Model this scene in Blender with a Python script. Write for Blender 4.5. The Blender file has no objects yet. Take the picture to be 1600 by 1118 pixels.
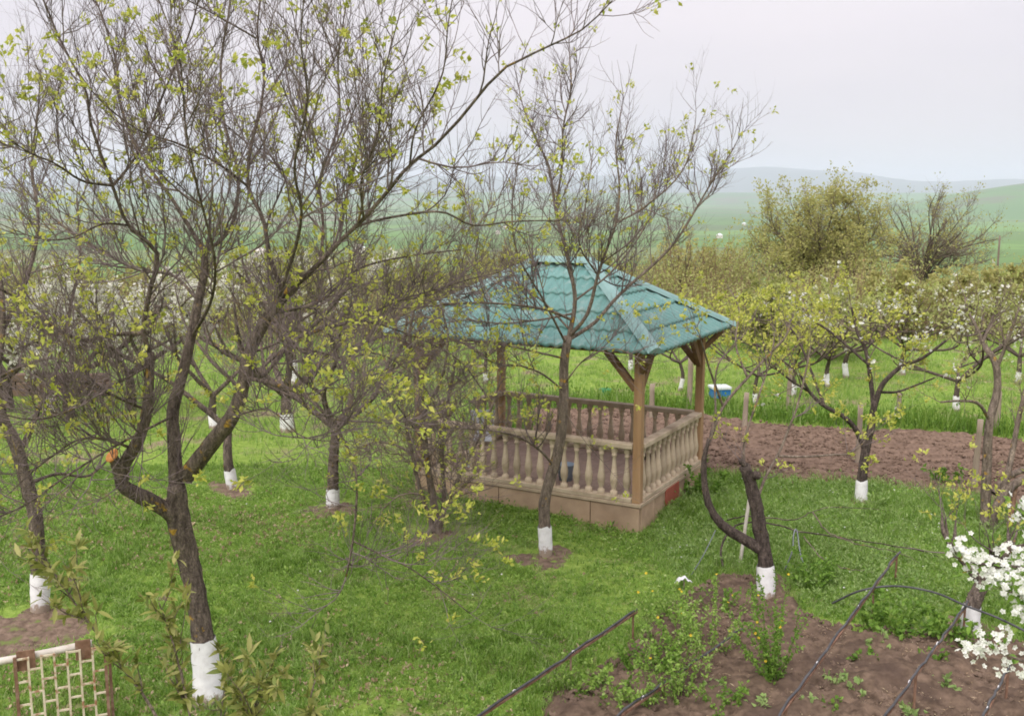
import bpy, math
import numpy as np
from mathutils import Matrix, Vector

# ------------------------------------------------------------------ camera, sky, sun, exposure
F_PX, HORIZON, CX, CY = 1620.0, 305.0, 800.0, 559.0
EYE = 4.65
PITCH = math.atan((CY - HORIZON) / F_PX)
scene = bpy.context.scene
cam_data = bpy.data.cameras.new('camera')
cam_data.sensor_width = 36.0
cam_data.lens = 36.0 * F_PX / 1600.0
cam_data.clip_start = 0.1
cam_data.clip_end = 60000.0
cam = bpy.data.objects.new('camera', cam_data)
scene.collection.objects.link(cam)
cam.location = (0, 0, EYE)
cam.rotation_euler = (math.pi / 2 - PITCH, 0, 0)
scene.camera = cam

SUN_EL, SUN_AZ = math.radians(52), math.radians(-150)      # azimuth from +Y towards +X
world = bpy.data.worlds.new('World')
scene.world = world
world.use_nodes = True
wn, wl = world.node_tree.nodes, world.node_tree.links
bg = wn['Background']
sky = wn.new('ShaderNodeTexSky')
sky.sky_type = 'NISHITA'
sky.sun_disc = False
sky.sun_elevation = SUN_EL
sky.sun_rotation = SUN_AZ
sky.dust_density = 4.0
tc = wn.new('ShaderNodeTexCoord')
mp = wn.new('ShaderNodeMapping')
mp.inputs['Scale'].default_value = (1.0, 1.0, 5.0)
cl = wn.new('ShaderNodeTexNoise')
cl.inputs['Scale'].default_value = 2.2
cl.inputs['Detail'].default_value = 4
cl.inputs['Roughness'].default_value = 0.45
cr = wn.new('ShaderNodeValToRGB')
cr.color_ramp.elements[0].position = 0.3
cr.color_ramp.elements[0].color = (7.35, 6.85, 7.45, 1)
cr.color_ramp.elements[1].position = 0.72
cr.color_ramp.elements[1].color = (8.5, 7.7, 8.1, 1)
mx = wn.new('ShaderNodeMix')
mx.data_type = 'RGBA'
mx.inputs['Factor'].default_value = 0.93
wl.new(tc.outputs['Generated'], mp.inputs['Vector'])
wl.new(mp.outputs['Vector'], cl.inputs['Vector'])
wl.new(cl.outputs['Fac'], cr.inputs['Fac'])
wl.new(sky.outputs['Color'], mx.inputs['A'])
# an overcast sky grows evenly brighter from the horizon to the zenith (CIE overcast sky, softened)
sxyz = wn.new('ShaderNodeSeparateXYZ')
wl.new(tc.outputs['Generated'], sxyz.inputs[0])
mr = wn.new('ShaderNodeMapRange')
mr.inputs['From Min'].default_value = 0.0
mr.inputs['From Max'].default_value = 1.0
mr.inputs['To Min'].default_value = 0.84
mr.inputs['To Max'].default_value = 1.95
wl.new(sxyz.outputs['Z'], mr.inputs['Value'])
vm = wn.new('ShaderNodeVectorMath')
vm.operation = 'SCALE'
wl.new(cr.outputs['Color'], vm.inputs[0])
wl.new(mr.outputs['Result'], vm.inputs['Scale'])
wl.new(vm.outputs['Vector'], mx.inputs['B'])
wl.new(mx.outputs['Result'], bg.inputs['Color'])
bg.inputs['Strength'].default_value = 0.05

sun_data = bpy.data.lights.new('sun', 'SUN')
sun_data.energy = 1.5
sun_data.angle = math.radians(45)
sun_data.color = (1.0, 0.96, 0.9)
sun = bpy.data.objects.new('sun', sun_data)
scene.collection.objects.link(sun)
sd = Vector((math.sin(SUN_AZ) * math.cos(SUN_EL), math.cos(SUN_AZ) * math.cos(SUN_EL), math.sin(SUN_EL)))
sun.rotation_euler = (-sd).to_track_quat('-Z', 'Y').to_euler()
sun.location = (0, -10, 30)

vs = scene.view_settings
vs.view_transform = 'Standard'
vs.look = 'None'
vs.exposure = 1.22
vs.gamma = 1.0
vs.use_curve_mapping = False
scene.cycles.use_denoising = True
scene.cycles.max_bounces = 6
scene.cycles.diffuse_bounces = 3
scene.cycles.transparent_max_bounces = 8
scene.cycles.volume_bounces = 3
scene.cycles.filter_width = 1.8

COL = scene.collection

# ------------------------------------------------------------------ pixel helpers (a pixel gives a direction only)
def ray(px, py):
    x, u = (px - CX) / F_PX, -(py - CY) / F_PX
    c, s = math.cos(PITCH), math.sin(PITCH)
    return np.array([x, c + u * s, -s + u * c])

def G(px, py, z=0.0):
    """where the sight line meets the level z"""
    d = ray(px, py)
    return np.array([0, 0, EYE]) + d * ((z - EYE) / d[2])

def At(px, py, y):
    """where the sight line is y metres in front of the house"""
    d = ray(px, py)
    return np.array([0, 0, EYE]) + d * (y / d[1])

def pxm(px, p):
    """metres that px photo pixels span at point p"""
    return px * (p[1] * math.cos(PITCH) - (p[2] - EYE) * math.sin(PITCH)) / F_PX

def norm(v):
    return v / np.maximum(np.linalg.norm(v, axis=-1, keepdims=True), 1e-9)

def vnoise(x, y, scale, seed):
    """smooth value noise in 0..1"""
    g = np.random.default_rng(seed).random((64, 64))
    u, v = np.asarray(x) / scale, np.asarray(y) / scale
    i, j = np.floor(u).astype(int), np.floor(v).astype(int)
    fu, fv = u - i, v - j
    fu, fv = fu * fu * (3 - 2 * fu), fv * fv * (3 - 2 * fv)
    a, b = g[i % 64, j % 64], g[(i + 1) % 64, j % 64]
    c, d = g[i % 64, (j + 1) % 64], g[(i + 1) % 64, (j + 1) % 64]
    return (a * (1 - fu) + b * fu) * (1 - fv) + (c * (1 - fu) + d * fu) * fv

def fbm(x, y, scale, seed, octs=3):
    r, a, t = 0, 1.0, 0
    for k in range(octs):
        r = r + a * vnoise(x, y, scale / 2 ** k, seed + k)
        t += a
        a *= 0.5
    return r / t

# ------------------------------------------------------------------ object helpers
def link(o, parent=None):
    COL.objects.link(o)
    if parent is not None:
        o.parent = parent
    return o

def thing(name, label, cat, loc=(0, 0, 0), rz=0.0, group=None):
    o = bpy.data.objects.new(name, None)
    o.empty_display_size = 0.2
    link(o)
    o.location = [float(v) for v in loc]
    o.rotation_euler = (0, 0, rz)
    tag(o, label, cat, group)
    return o

def tag(o, label, cat, group=None):
    o['label'] = label
    o['category'] = cat
    if group:
        o['group'] = group
    return o

def np_mesh(name, verts, faces_list, mat, smooth=True):
    """faces_list: list of int arrays (m,k)"""
    me = bpy.data.meshes.new(name)
    verts = np.asarray(verts, dtype=np.float32).reshape(-1, 3)
    me.vertices.add(len(verts))
    me.vertices.foreach_set('co', verts.ravel())
    fl = [np.asarray(f, dtype=np.int32) for f in faces_list if len(f)]
    tot = np.concatenate([np.full(len(f), f.shape[1], np.int32) for f in fl])
    idx = np.concatenate([f.ravel() for f in fl])
    me.loops.add(len(idx))
    me.loops.foreach_set('vertex_index', idx)
    me.polygons.add(len(tot))
    st = np.concatenate([[0], np.cumsum(tot)[:-1]]).astype(np.int32)
    me.polygons.foreach_set('loop_start', st)
    me.polygons.foreach_set('loop_total', tot)
    me.polygons.foreach_set('use_smooth', np.full(len(tot), smooth, dtype=bool))
    me.materials.append(mat)
    me.update(calc_edges=True)
    return me

def mesh_obj(name, verts, faces_list, mat, parent=None, smooth=True, origin=None):
    verts = np.asarray(verts, dtype=float).reshape(-1, 3)
    if origin is not None:
        verts = verts - np.asarray(origin)
    return link(bpy.data.objects.new(name, np_mesh(name, verts, faces_list, mat, smooth)), parent)

BOXF = np.array([[0, 3, 2, 1], [4, 5, 6, 7], [0, 1, 5, 4], [1, 2, 6, 5], [2, 3, 7, 6], [3, 0, 4, 7]])
def box_verts(sx, sy, sz, bevel=0.0):
    x, y, z = sx / 2, sy / 2, sz / 2
    return np.array([[-x, -y, -z], [x, -y, -z], [x, y, -z], [-x, y, -z], [-x, -y, z], [x, -y, z], [x, y, z], [-x, y, z]])

def box(name, size, loc, mat, parent=None, rot=None, bevel=0.0):
    v = box_verts(*size)
    if rot is not None:
        v = v @ np.array(rot.to_3x3()).T
    v = v + np.asarray(loc)
    o = mesh_obj(name, v, [BOXF], mat, parent, smooth=False)
    if bevel:
        m = o.modifiers.new('bevel', 'BEVEL')
        m.width = bevel
        m.segments = 2
    return o

def boxes(name, specs, mat, parent=None):
    vs_, fs = [], []
    for k, (size, loc, rot) in enumerate(specs):
        v = box_verts(*size)
        if rot is not None:
            v = v @ np.array(rot.to_3x3()).T
        vs_.append(v + np.asarray(loc))
        fs.append(BOXF + 8 * k)
    return mesh_obj(name, np.concatenate(vs_), [np.concatenate(fs)], mat, parent, smooth=False)

def bar_between(p, q, w, h):
    """box along p->q: returns spec"""
    p, q = Vector(p), Vector(q)
    d = q - p
    rot = d.to_track_quat('X', 'Z').to_matrix()
    return ((d.length, w, h), tuple((p + q) / 2), rot)

def cat_rom(pts, n):
    """smooth curve of n points through pts (any number of columns)"""
    P = np.asarray(pts, float)
    if len(P) == 2:
        t = np.linspace(0, 1, n)[:, None]
        return P[0] * (1 - t) + P[1] * t
    E_ = np.vstack([2 * P[0] - P[1], P, 2 * P[-1] - P[-2]])
    u = np.linspace(0, len(P) - 1 - 1e-6, n)
    i = u.astype(int)
    t = (u - i)[:, None]
    a, b, c, d = E_[i], E_[i + 1], E_[i + 2], E_[i + 3]
    return 0.5 * (2 * b + (c - a) * t + (2 * a - 5 * b + 4 * c - d) * t ** 2 + (3 * b - a - 3 * c + d) * t ** 3)

class Tubes:
    def __init__(self):
        self.v, self.q, self.t, self.n = [], [], [], 0
    def add(self, pts, rad, sides, jit=0.0, rng=None, cap=False):
        """pts (m,n,3), rad (m,n)"""
        pts = np.asarray(pts, float)
        rad = np.asarray(rad, float)
        if pts.ndim == 2:
            pts, rad = pts[None], rad[None]
        m, n, _ = pts.shape
        if m == 0:
            return self
        tg = np.empty_like(pts)
        tg[:, 1:-1] = pts[:, 2:] - pts[:, :-2]
        tg[:, 0] = pts[:, 1] - pts[:, 0]
        tg[:, -1] = pts[:, -1] - pts[:, -2]
        tg = norm(tg)
        mean = norm(pts[:, -1] - pts[:, 0])
        ref = np.where(np.abs(mean[:, 2:3]) < 0.8, np.array([[0, 0, 1.0]]), np.array([[1.0, 0.13, 0]]))[:, None, :]
        e1 = norm(ref - (ref * tg).sum(-1, keepdims=True) * tg)
        e2 = np.cross(tg, e1)
        a = np.arange(sides) * (2 * math.pi / sides)
        r = rad[:, :, None]
        if jit:
            r = r * (1 + rng.normal(0, jit, (m, n, sides)))
        else:
            r = np.repeat(r, sides, 2)
        V = pts[:, :, None, :] + r[..., None] * (np.cos(a)[None, None, :, None] * e1[:, :, None, :] + np.sin(a)[None, None, :, None] * e2[:, :, None, :])
        base = self.n + (np.arange(m) * n * sides)[:, None, None] + (np.arange(n - 1) * sides)[None, :, None]
        k = np.arange(sides)[None, None, :]
        k2 = (k + 1) % sides
        Q = np.stack([base + k, base + k2, base + sides + k2, base + sides + k], -1).reshape(-1, 4)
        self.v.append(V.reshape(-1, 3))
        self.q.append(Q)
        nv = m * n * sides
        if cap:
            for i in range(m):
                self.v.append(pts[i, -1][None])
                b0 = self.n + i * n * sides + (n - 1) * sides
                self.t.append(np.array([[b0 + j, b0 + (j + 1) % sides, self.n + nv] for j in range(sides)]))
                nv += 1
        self.n += nv
        return self
    def obj(self, name, mat, parent=None, origin=None, smooth=True):
        if not self.v:
            return None
        fl = [np.concatenate(self.q)]
        if self.t:
            fl.append(np.concatenate(self.t))
        return mesh_obj(name, np.concatenate(self.v), fl, mat, parent, smooth, origin)

def hide_parts_kind(o):
    if o is not None:
        o['kind'] = 'stuff'
    return o

# ------------------------------------------------------------------ materials
def new_mat(name, rough=0.8, spec=0.3):
    m = bpy.data.materials.new(name)
    m.use_nodes = True
    b = m.node_tree.nodes['Principled BSDF']
    b.inputs['Roughness'].default_value = rough
    b.inputs['Specular IOR Level'].default_value = spec
    return m, m.node_tree.nodes, m.node_tree.links, b

def noise_node(nodes, links, scale, detail=4, rough=0.55, vec=None, stretch=None, coord='Object'):
    t = nodes.new('ShaderNodeTexCoord')
    src = t.outputs[coord] if vec is None else vec
    if stretch:
        m = nodes.new('ShaderNodeMapping')
        m.inputs['Scale'].default_value = stretch
        links.new(src, m.inputs['Vector'])
        src = m.outputs['Vector']
    n = nodes.new('ShaderNodeTexNoise')
    n.inputs['Scale'].default_value = scale
    n.inputs['Detail'].default_value = detail
    n.inputs['Roughness'].default_value = rough
    links.new(src, n.inputs['Vector'])
    return n.outputs['Fac']

def ramp(nodes, links, fac, stops):
    r = nodes.new('ShaderNodeValToRGB')
    e = r.color_ramp.elements
    while len(e) < len(stops):
        e.new(0.5)
    for k, (p, c) in enumerate(stops):
        e[k].position = p
        e[k].color = (*c, 1)
    links.new(fac, r.inputs['Fac'])
    return r.outputs['Color']

def mixc(nodes, links, fac, a, b):
    m = nodes.new('ShaderNodeMix')
    m.data_type = 'RGBA'
    if isinstance(fac, float):
        m.inputs['Factor'].default_value = fac
    else:
        links.new(fac, m.inputs['Factor'])
    for k, c in (('A', a), ('B', b)):
        if isinstance(c, tuple):
            m.inputs[k].default_value = (*c, 1)
        else:
            links.new(c, m.inputs[k])
    return m.outputs['Result']

def thresh(nodes, links, fac, lo, hi):
    m = nodes.new('ShaderNodeMapRange')
    m.inputs['From Min'].default_value = lo
    m.inputs['From Max'].default_value = hi
    links.new(fac, m.inputs['Value'])
    return m.outputs['Result']

def bump(nodes, links, b, fac, dist, strength=0.6):
    bp = nodes.new('ShaderNodeBump')
    bp.inputs['Distance'].default_value = dist
    bp.inputs['Strength'].default_value = strength
    links.new(fac, bp.inputs['Height'])
    links.new(bp.outputs['Normal'], b.inputs['Normal'])

def noise_mat(name, c1, c2, scale, rough=0.85, spec=0.25, bump_d=0.0, stretch=None, c3=None, scale3=3.0, lo3=0.55, hi3=0.7, detail=5):
    m, n, l, b = new_mat(name, rough, spec)
    f = noise_node(n, l, scale, detail, stretch=stretch)
    col = ramp(n, l, f, [(0.3, c1), (0.7, c2)])
    if c3:
        f3 = noise_node(n, l, scale3, 4)
        col = mixc(n, l, thresh(n, l, f3, lo3, hi3), col, c3)
    l.new(col, b.inputs['Base Color'])
    if bump_d:
        bump(n, l, b, f, bump_d)
    return m

def bark_mat(name, c1, c2, lichen=(0.42, 0.26, 0.045), amount=0.64, scale=24):
    m, n, l, b = new_mat(name, 0.95, 0.15)
    f = noise_node(n, l, scale, 7, 0.7, stretch=(1, 1, 0.28))
    col = ramp(n, l, f, [(0.34, c1), (0.66, c2)])
    f2 = noise_node(n, l, 7.0, 5, 0.6)
    f3 = noise_node(n, l, 2.3, 2)
    col = mixc(n, l, thresh(n, l, f3, 0.6, 0.8), col, tuple(v * 1.7 for v in c2))
    col = mixc(n, l, thresh(n, l, f2, amount, amount + 0.06), col, lichen)
    # cracks between the bark plates
    tcx = n.new('ShaderNodeTexCoord')
    mpx = n.new('ShaderNodeMapping')
    mpx.inputs['Scale'].default_value = (1, 1, 0.3)
    wob_ = n.new('ShaderNodeMix')
    wob_.data_type = 'VECTOR'
    wob_.inputs['Factor'].default_value = 0.12
    nz = n.new('ShaderNodeTexNoise')
    nz.inputs['Scale'].default_value = 9.0
    l.new(tcx.outputs['Object'], nz.inputs['Vector'])
    l.new(tcx.outputs['Object'], wob_.inputs[4])
    l.new(nz.outputs['Color'], wob_.inputs[5])
    l.new(wob_.outputs[1], mpx.inputs['Vector'])
    vr = n.new('ShaderNodeTexVoronoi')
    vr.feature = 'DISTANCE_TO_EDGE'
    vr.inputs['Scale'].default_value = 46.0
    l.new(mpx.outputs['Vector'], vr.inputs['Vector'])
    crk0 = thresh(n, l, vr.outputs['Distance'], 0.22, 0.0)
    cm = n.new('ShaderNodeMath')
    cm.operation = 'MULTIPLY'
    cm.inputs[1].default_value = 0.4
    l.new(crk0, cm.inputs[0])
    crk = cm.outputs[0]
    col = mixc(n, l, crk, col, tuple(v * 0.55 for v in c1))
    l.new(col, b.inputs['Base Color'])
    hgt = n.new('ShaderNodeMath')
    hgt.operation = 'SUBTRACT'
    l.new(f, hgt.inputs[0])
    l.new(crk, hgt.inputs[1])
    bump(n, l, b, hgt.outputs[0], 0.015, 0.9)
    return m

def leaf_mat(name, stops, trans=0.45, rough=0.55):
    """stops: colours picked at random for each leaf"""
    m = bpy.data.materials.new(name)
    m.use_nodes = True
    n, l = m.node_tree.nodes, m.node_tree.links
    b = n['Principled BSDF']
    b.inputs['Roughness'].default_value = rough
    b.inputs['Specular IOR Level'].default_value = 0.25
    g = n.new('ShaderNodeNewGeometry')
    col = ramp(n, l, g.outputs['Random Per Island'], [(k / max(1, len(stops) - 1), c) for k, c in enumerate(stops)])
    l.new(col, b.inputs['Base Color'])
    tr = n.new('ShaderNodeBsdfTranslucent')
    l.new(col, tr.inputs['Color'])
    mx_ = n.new('ShaderNodeMixShader')
    mx_.inputs[0].default_value = trans
    l.new(b.outputs[0], mx_.inputs[1])
    l.new(tr.outputs[0], mx_.inputs[2])
    l.new(mx_.outputs[0], n['Material Output'].inputs['Surface'])
    return m

M = {}
M['bark'] = bark_mat('bark', (0.05, 0.039, 0.033), (0.25, 0.2, 0.165), amount=0.625)
M['bark_light'] = bark_mat('bark_light', (0.09, 0.07, 0.057), (0.31, 0.25, 0.2), amount=0.62)
M['bark_dark'] = bark_mat('bark_dark', (0.03, 0.024, 0.021), (0.16, 0.125, 0.108), amount=0.68)
M['bark_far'] = bark_mat('bark_far', (0.075, 0.06, 0.05), (0.17, 0.135, 0.11), amount=0.75)
M['twig'] = noise_mat('twig', (0.09, 0.07, 0.07), (0.24, 0.192, 0.188), 6, 0.9, 0.15, c3=(0.26, 0.19, 0.07), scale3=5, lo3=0.62, hi3=0.72)
M['twig_far'] = noise_mat('twig_far', (0.13, 0.10, 0.08), (0.24, 0.19, 0.155), 4, 0.9, 0.1)
M['twig_red'] = noise_mat('twig_red', (0.2, 0.13, 0.085), (0.3, 0.21, 0.15), 3, 0.9, 0.1)
M['white'] = noise_mat('whitewash', (0.66, 0.66, 0.68), (0.82, 0.82, 0.83), 9, 0.95, 0.1, 0.01, c3=(0.5, 0.48, 0.45), scale3=11, lo3=0.5, hi3=0.95)
def splash(m):
    n, l = m.node_tree.nodes, m.node_tree.links
    b = n['Principled BSDF']
    src = b.inputs['Base Color'].links[0].from_socket
    t = n.new('ShaderNodeTexCoord')
    s = n.new('ShaderNodeSeparateXYZ')
    l.new(t.outputs['Object'], s.inputs[0])
    nf = noise_node(n, l, 16, 5, 0.7)
    a = n.new('ShaderNodeMath')
    a.operation = 'MULTIPLY_ADD'
    a.inputs[1].default_value = -0.34
    l.new(nf, a.inputs[0])
    l.new(s.outputs['Z'], a.inputs[2])
    l.new(mixc(n, l, thresh(n, l, a.outputs[0], -0.06, -0.12), src, (0.3, 0.24, 0.19)), b.inputs['Base Color'])
splash(M['white'])
M['cut'] = noise_mat('cut_wood', (0.5, 0.2, 0.06), (0.62, 0.3, 0.12), 30, 0.9, 0.1)
LIME = [(0.37, 0.42, 0.06), (0.5, 0.52, 0.09), (0.6, 0.58, 0.16), (0.45, 0.5, 0.1), (0.31, 0.37, 0.06)]
M['lime'] = leaf_mat('young_leaf', LIME)
M['bush_leaf'] = leaf_mat('bush_leaf', [(0.22, 0.25, 0.07), (0.32, 0.34, 0.11), (0.38, 0.38, 0.15), (0.27, 0.3, 0.09)])
M['gold'] = leaf_mat('golden_leaf', [(0.33, 0.31, 0.1), (0.43, 0.41, 0.15), (0.37, 0.39, 0.14), (0.47, 0.43, 0.17)])
M['pale'] = leaf_mat('pale_leaf', [(0.34, 0.38, 0.12), (0.44, 0.46, 0.18), (0.3, 0.36, 0.08), (0.5, 0.5, 0.25)])
M['olive'] = leaf_mat('olive_leaf', [(0.12, 0.16, 0.035), (0.22, 0.24, 0.06), (0.28, 0.29, 0.08), (0.38, 0.36, 0.14), (0.15, 0.2, 0.04)], 0.4)
M['weed'] = leaf_mat('weed_leaf', [(0.08, 0.17, 0.022), (0.15, 0.28, 0.04), (0.22, 0.36, 0.06), (0.12, 0.23, 0.035)], 0.42)
M['lawn_weed'] = leaf_mat('lawn_weed', [(0.16, 0.29, 0.045), (0.25, 0.4, 0.07), (0.33, 0.47, 0.11), (0.19, 0.34, 0.05), (0.42, 0.52, 0.2)], 0.42)
M['straw'] = leaf_mat('straw', [(0.4, 0.31, 0.19), (0.32, 0.22, 0.14), (0.5, 0.42, 0.27), (0.26, 0.18, 0.12)], 0.2)
M['weed_pale'] = leaf_mat('weed_pale', [(0.2, 0.33, 0.09), (0.3, 0.4, 0.15), (0.24, 0.36, 0.1)], 0.35)
M['petal'] = leaf_mat('petal', [(0.70, 0.70, 0.66), (0.8, 0.8, 0.78), (0.64, 0.66, 0.58), (0.82, 0.82, 0.82)], 0.35)
M['petal_far'] = leaf_mat('petal_far', [(0.66, 0.65, 0.58), (0.78, 0.77, 0.72), (0.55, 0.56, 0.42), (0.8, 0.79, 0.76)], 0.35)
M['yellow'] = leaf_mat('yellow_flower', [(0.75, 0.5, 0.03), (0.7, 0.55, 0.05)], 0.3)
M['grass'] = leaf_mat('grass_blade', [(0.17, 0.29, 0.05), (0.25, 0.42, 0.08), (0.33, 0.49, 0.13), (0.47, 0.56, 0.25), (0.2, 0.35, 0.06), (0.28, 0.44, 0.1)], 0.5, 0.6)
M['grass_dark'] = leaf_mat('grass_dark', [(0.08, 0.17, 0.02), (0.14, 0.25, 0.035), (0.2, 0.32, 0.05)], 0.45, 0.6)

# ground: one material for the near lawn and the far fields, by real position
def ground_mat():
    m, n, l, b = new_mat('ground', 0.95, 0.1)
    t = n.new('ShaderNodeTexCoord')
    pos = t.outputs['Object']
    fine = noise_node(n, l, 9.0, 6, 0.65, vec=pos)
    mid = noise_node(n, l, 0.8, 4, 0.6, vec=pos)
    lawn = ramp(n, l, fine, [(0.3, (0.11, 0.18, 0.03)), (0.55, (0.2, 0.29, 0.055)), (0.75, (0.29, 0.36, 0.11))])
    dirt = ramp(n, l, fine, [(0.3, (0.15, 0.12, 0.075)), (0.7, (0.3, 0.25, 0.16))])
    lawn = mixc(n, l, thresh(n, l, mid, 0.53, 0.66), lawn, dirt)
    sx = n.new('ShaderNodeSeparateXYZ')
    l.new(pos, sx.inputs[0])
    # far fields: long strips of crops, ploughland and hedges
    mp_ = n.new('ShaderNodeMapping')
    mp_.inputs['Scale'].default_value = (0.0011, 0.0024, 0.0)
    mp_.inputs['Rotation'].default_value = (0, 0, 0.12)
    l.new(pos, mp_.inputs['Vector'])
    vo = n.new('ShaderNodeTexVoronoi')
    vo.inputs['Scale'].default_value = 1.0
    l.new(mp_.outputs['Vector'], vo.inputs['Vector'])
    sep = n.new('ShaderNodeSeparateColor')
    l.new(vo.outputs['Color'], sep.inputs[0])
    field = ramp(n, l, sep.outputs[0], [(0.0, (0.085, 0.15, 0.05)), (0.3, (0.12, 0.22, 0.06)), (0.55, (0.10, 0.14, 0.065)), (0.75, (0.14, 0.25, 0.07)), (1.0, (0.17, 0.15, 0.10))])
    scrub = noise_node(n, l, 0.012, 6, 0.7, vec=pos, stretch=(0.6, 1.4, 1))
    field = mixc(n, l, thresh(n, l, scrub, 0.56, 0.64), field, (0.07, 0.075, 0.045))
    far = thresh(n, l, sx.outputs['Y'], 45, 140)
    l.new(mixc(n, l, far, lawn, field), b.inputs['Base Color'])
    bump(n, l, b, fine, 0.04, 0.7)
    return m
M['ground'] = ground_mat()
M['hill'] = noise_mat('hill', (0.055, 0.13, 0.035), (0.10, 0.2, 0.05), 0.0009, c3=(0.11, 0.12, 0.07), scale3=0.0022, lo3=0.5, hi3=0.6)
M['mountain'] = noise_mat('mountain', (0.03, 0.038, 0.04), (0.055, 0.06, 0.06), 0.0008)
M['tilled'] = noise_mat('tilled_soil', (0.10, 0.067, 0.049), (0.215, 0.15, 0.112), 9, 0.95, 0.1, 0.06, detail=8)
M['bed'] = noise_mat('bed_soil', (0.055, 0.038, 0.027), (0.175, 0.124, 0.09), 9, 0.95, 0.1, 0.03, detail=8, c3=(0.075, 0.052, 0.04), scale3=1.5, lo3=0.5, hi3=0.7)
M['bare'] = noise_mat('bare_soil', (0.085, 0.06, 0.044), (0.22, 0.16, 0.12), 12, 0.95, 0.1, 0.03, detail=8, c3=(0.13, 0.16, 0.05), scale3=5, lo3=0.55, hi3=0.65)
M['clod'] = noise_mat('clod', (0.08, 0.055, 0.042), (0.2, 0.145, 0.11), 9, 0.95, 0.1)
M['plinth'] = noise_mat('plinth_render', (0.34, 0.24, 0.16), (0.46, 0.34, 0.235), 3.0, 0.9, 0.15, 0.006, c3=(0.27, 0.19, 0.135), scale3=1.6, lo3=0.5, hi3=0.7)
M['ledge'] = noise_mat('ledge', (0.33, 0.26, 0.18), (0.45, 0.36, 0.26), 6.0, 0.85, 0.2, 0.003)
M['baluster'] = noise_mat('baluster_stone', (0.4, 0.32, 0.225), (0.55, 0.46, 0.34), 7.0, 0.85, 0.2, 0.003, c3=(0.26, 0.2, 0.14), scale3=3.0, lo3=0.5, hi3=0.75)
def vary(m, lo=0.8, hi=1.15):
    n, l = m.node_tree.nodes, m.node_tree.links
    b = n['Principled BSDF']
    src = b.inputs['Base Color'].links[0].from_socket
    oi = n.new('ShaderNodeObjectInfo')
    mr_ = n.new('ShaderNodeMapRange')
    mr_.inputs['To Min'].default_value = lo
    mr_.inputs['To Max'].default_value = hi
    l.new(oi.outputs['Random'], mr_.inputs['Value'])
    hs = n.new('ShaderNodeHueSaturation')
    l.new(src, hs.inputs['Color'])
    l.new(mr_.outputs['Result'], hs.inputs['Value'])
    l.new(hs.outputs['Color'], b.inputs['Base Color'])
vary(M['baluster'])
vary(M['plinth'], 0.88, 1.1)
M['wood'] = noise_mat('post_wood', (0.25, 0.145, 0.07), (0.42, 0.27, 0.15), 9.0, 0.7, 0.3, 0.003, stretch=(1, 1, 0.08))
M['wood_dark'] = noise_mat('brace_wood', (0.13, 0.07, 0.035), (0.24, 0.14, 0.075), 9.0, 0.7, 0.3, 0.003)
M['floor'] = noise_mat('gazebo_floor', (0.24, 0.165, 0.13), (0.33, 0.24, 0.19), 5.0, 0.75, 0.3)
def roof_mat():
    m, n, l, b = new_mat('roof_sheet', 0.55, 0.35)
    big = noise_node(n, l, 1.3, 4)
    col = ramp(n, l, big, [(0.3, (0.08, 0.19, 0.175)), (0.7, (0.125, 0.245, 0.23))])
    st = noise_node(n, l, 6.0, 5, 0.65, stretch=(1.0, 1.0, 0.25))
    col = mixc(n, l, thresh(n, l, st, 0.52, 0.72), col, (0.21, 0.28, 0.265))
    sp = noise_node(n, l, 38.0, 3, 0.5)
    col = mixc(n, l, thresh(n, l, sp, 0.66, 0.7), col, (0.1, 0.11, 0.09))
    oi = n.new('ShaderNodeObjectInfo')
    hs = n.new('ShaderNodeHueSaturation')
    l.new(col, hs.inputs['Color'])
    mr_ = n.new('ShaderNodeMapRange')
    mr_.inputs['To Min'].default_value = 0.9
    mr_.inputs['To Max'].default_value = 1.12
    l.new(oi.outputs['Random'], mr_.inputs['Value'])
    l.new(mr_.outputs['Result'], hs.inputs['Value'])
    l.new(hs.outputs['Color'], b.inputs['Base Color'])
    l.new(ramp(n, l, st, [(0.3, (0.42,) * 3), (0.7, (0.75,) * 3)]), b.inputs['Roughness'])
    return m
M['roof'] = roof_mat()
M['roof_cap'] = noise_mat('roof_cap', (0.14, 0.26, 0.25), (0.2, 0.32, 0.31), 4.0, 0.5, 0.4)
M['red_panel'] = noise_mat('red_panel', (0.24, 0.06, 0.04), (0.33, 0.095, 0.06), 8, 0.7, 0.3)
M['joint'] = noise_mat('joint', (0.13, 0.09, 0.06), (0.18, 0.13, 0.09), 8)
M['post'] = noise_mat('weathered_post', (0.2, 0.16, 0.12), (0.38, 0.32, 0.25), 5, 0.95, 0.1, 0.005, stretch=(1, 1, 0.15))
M['hose'] = noise_mat('black_hose', (0.03, 0.03, 0.033), (0.085, 0.085, 0.09), 8, 0.6, 0.4)
M['rust'] = noise_mat('rusty_bar', (0.12, 0.06, 0.035), (0.27, 0.16, 0.11), 14, 0.85, 0.3, 0.002, c3=(0.33, 0.25, 0.19), scale3=6)
M['gate_paint'] = noise_mat('gate_paint', (0.50, 0.42, 0.30), (0.66, 0.59, 0.46), 12, 0.7, 0.3, c3=(0.3, 0.15, 0.08), scale3=9, lo3=0.52, hi3=0.62)
M['pipe'] = noise_mat('white_pipe', (0.45, 0.41, 0.36), (0.62, 0.58, 0.53), 8, 0.7, 0.3, c3=(0.32, 0.2, 0.14), scale3=7, lo3=0.52, hi3=0.66)
M['blue'] = noise_mat('blue_paint', (0.02, 0.13, 0.38), (0.035, 0.2, 0.5), 5, 0.6, 0.3)
M['lid'] = noise_mat('lid_metal', (0.62, 0.68, 0.7), (0.75, 0.8, 0.82), 5, 0.5, 0.4)
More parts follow.
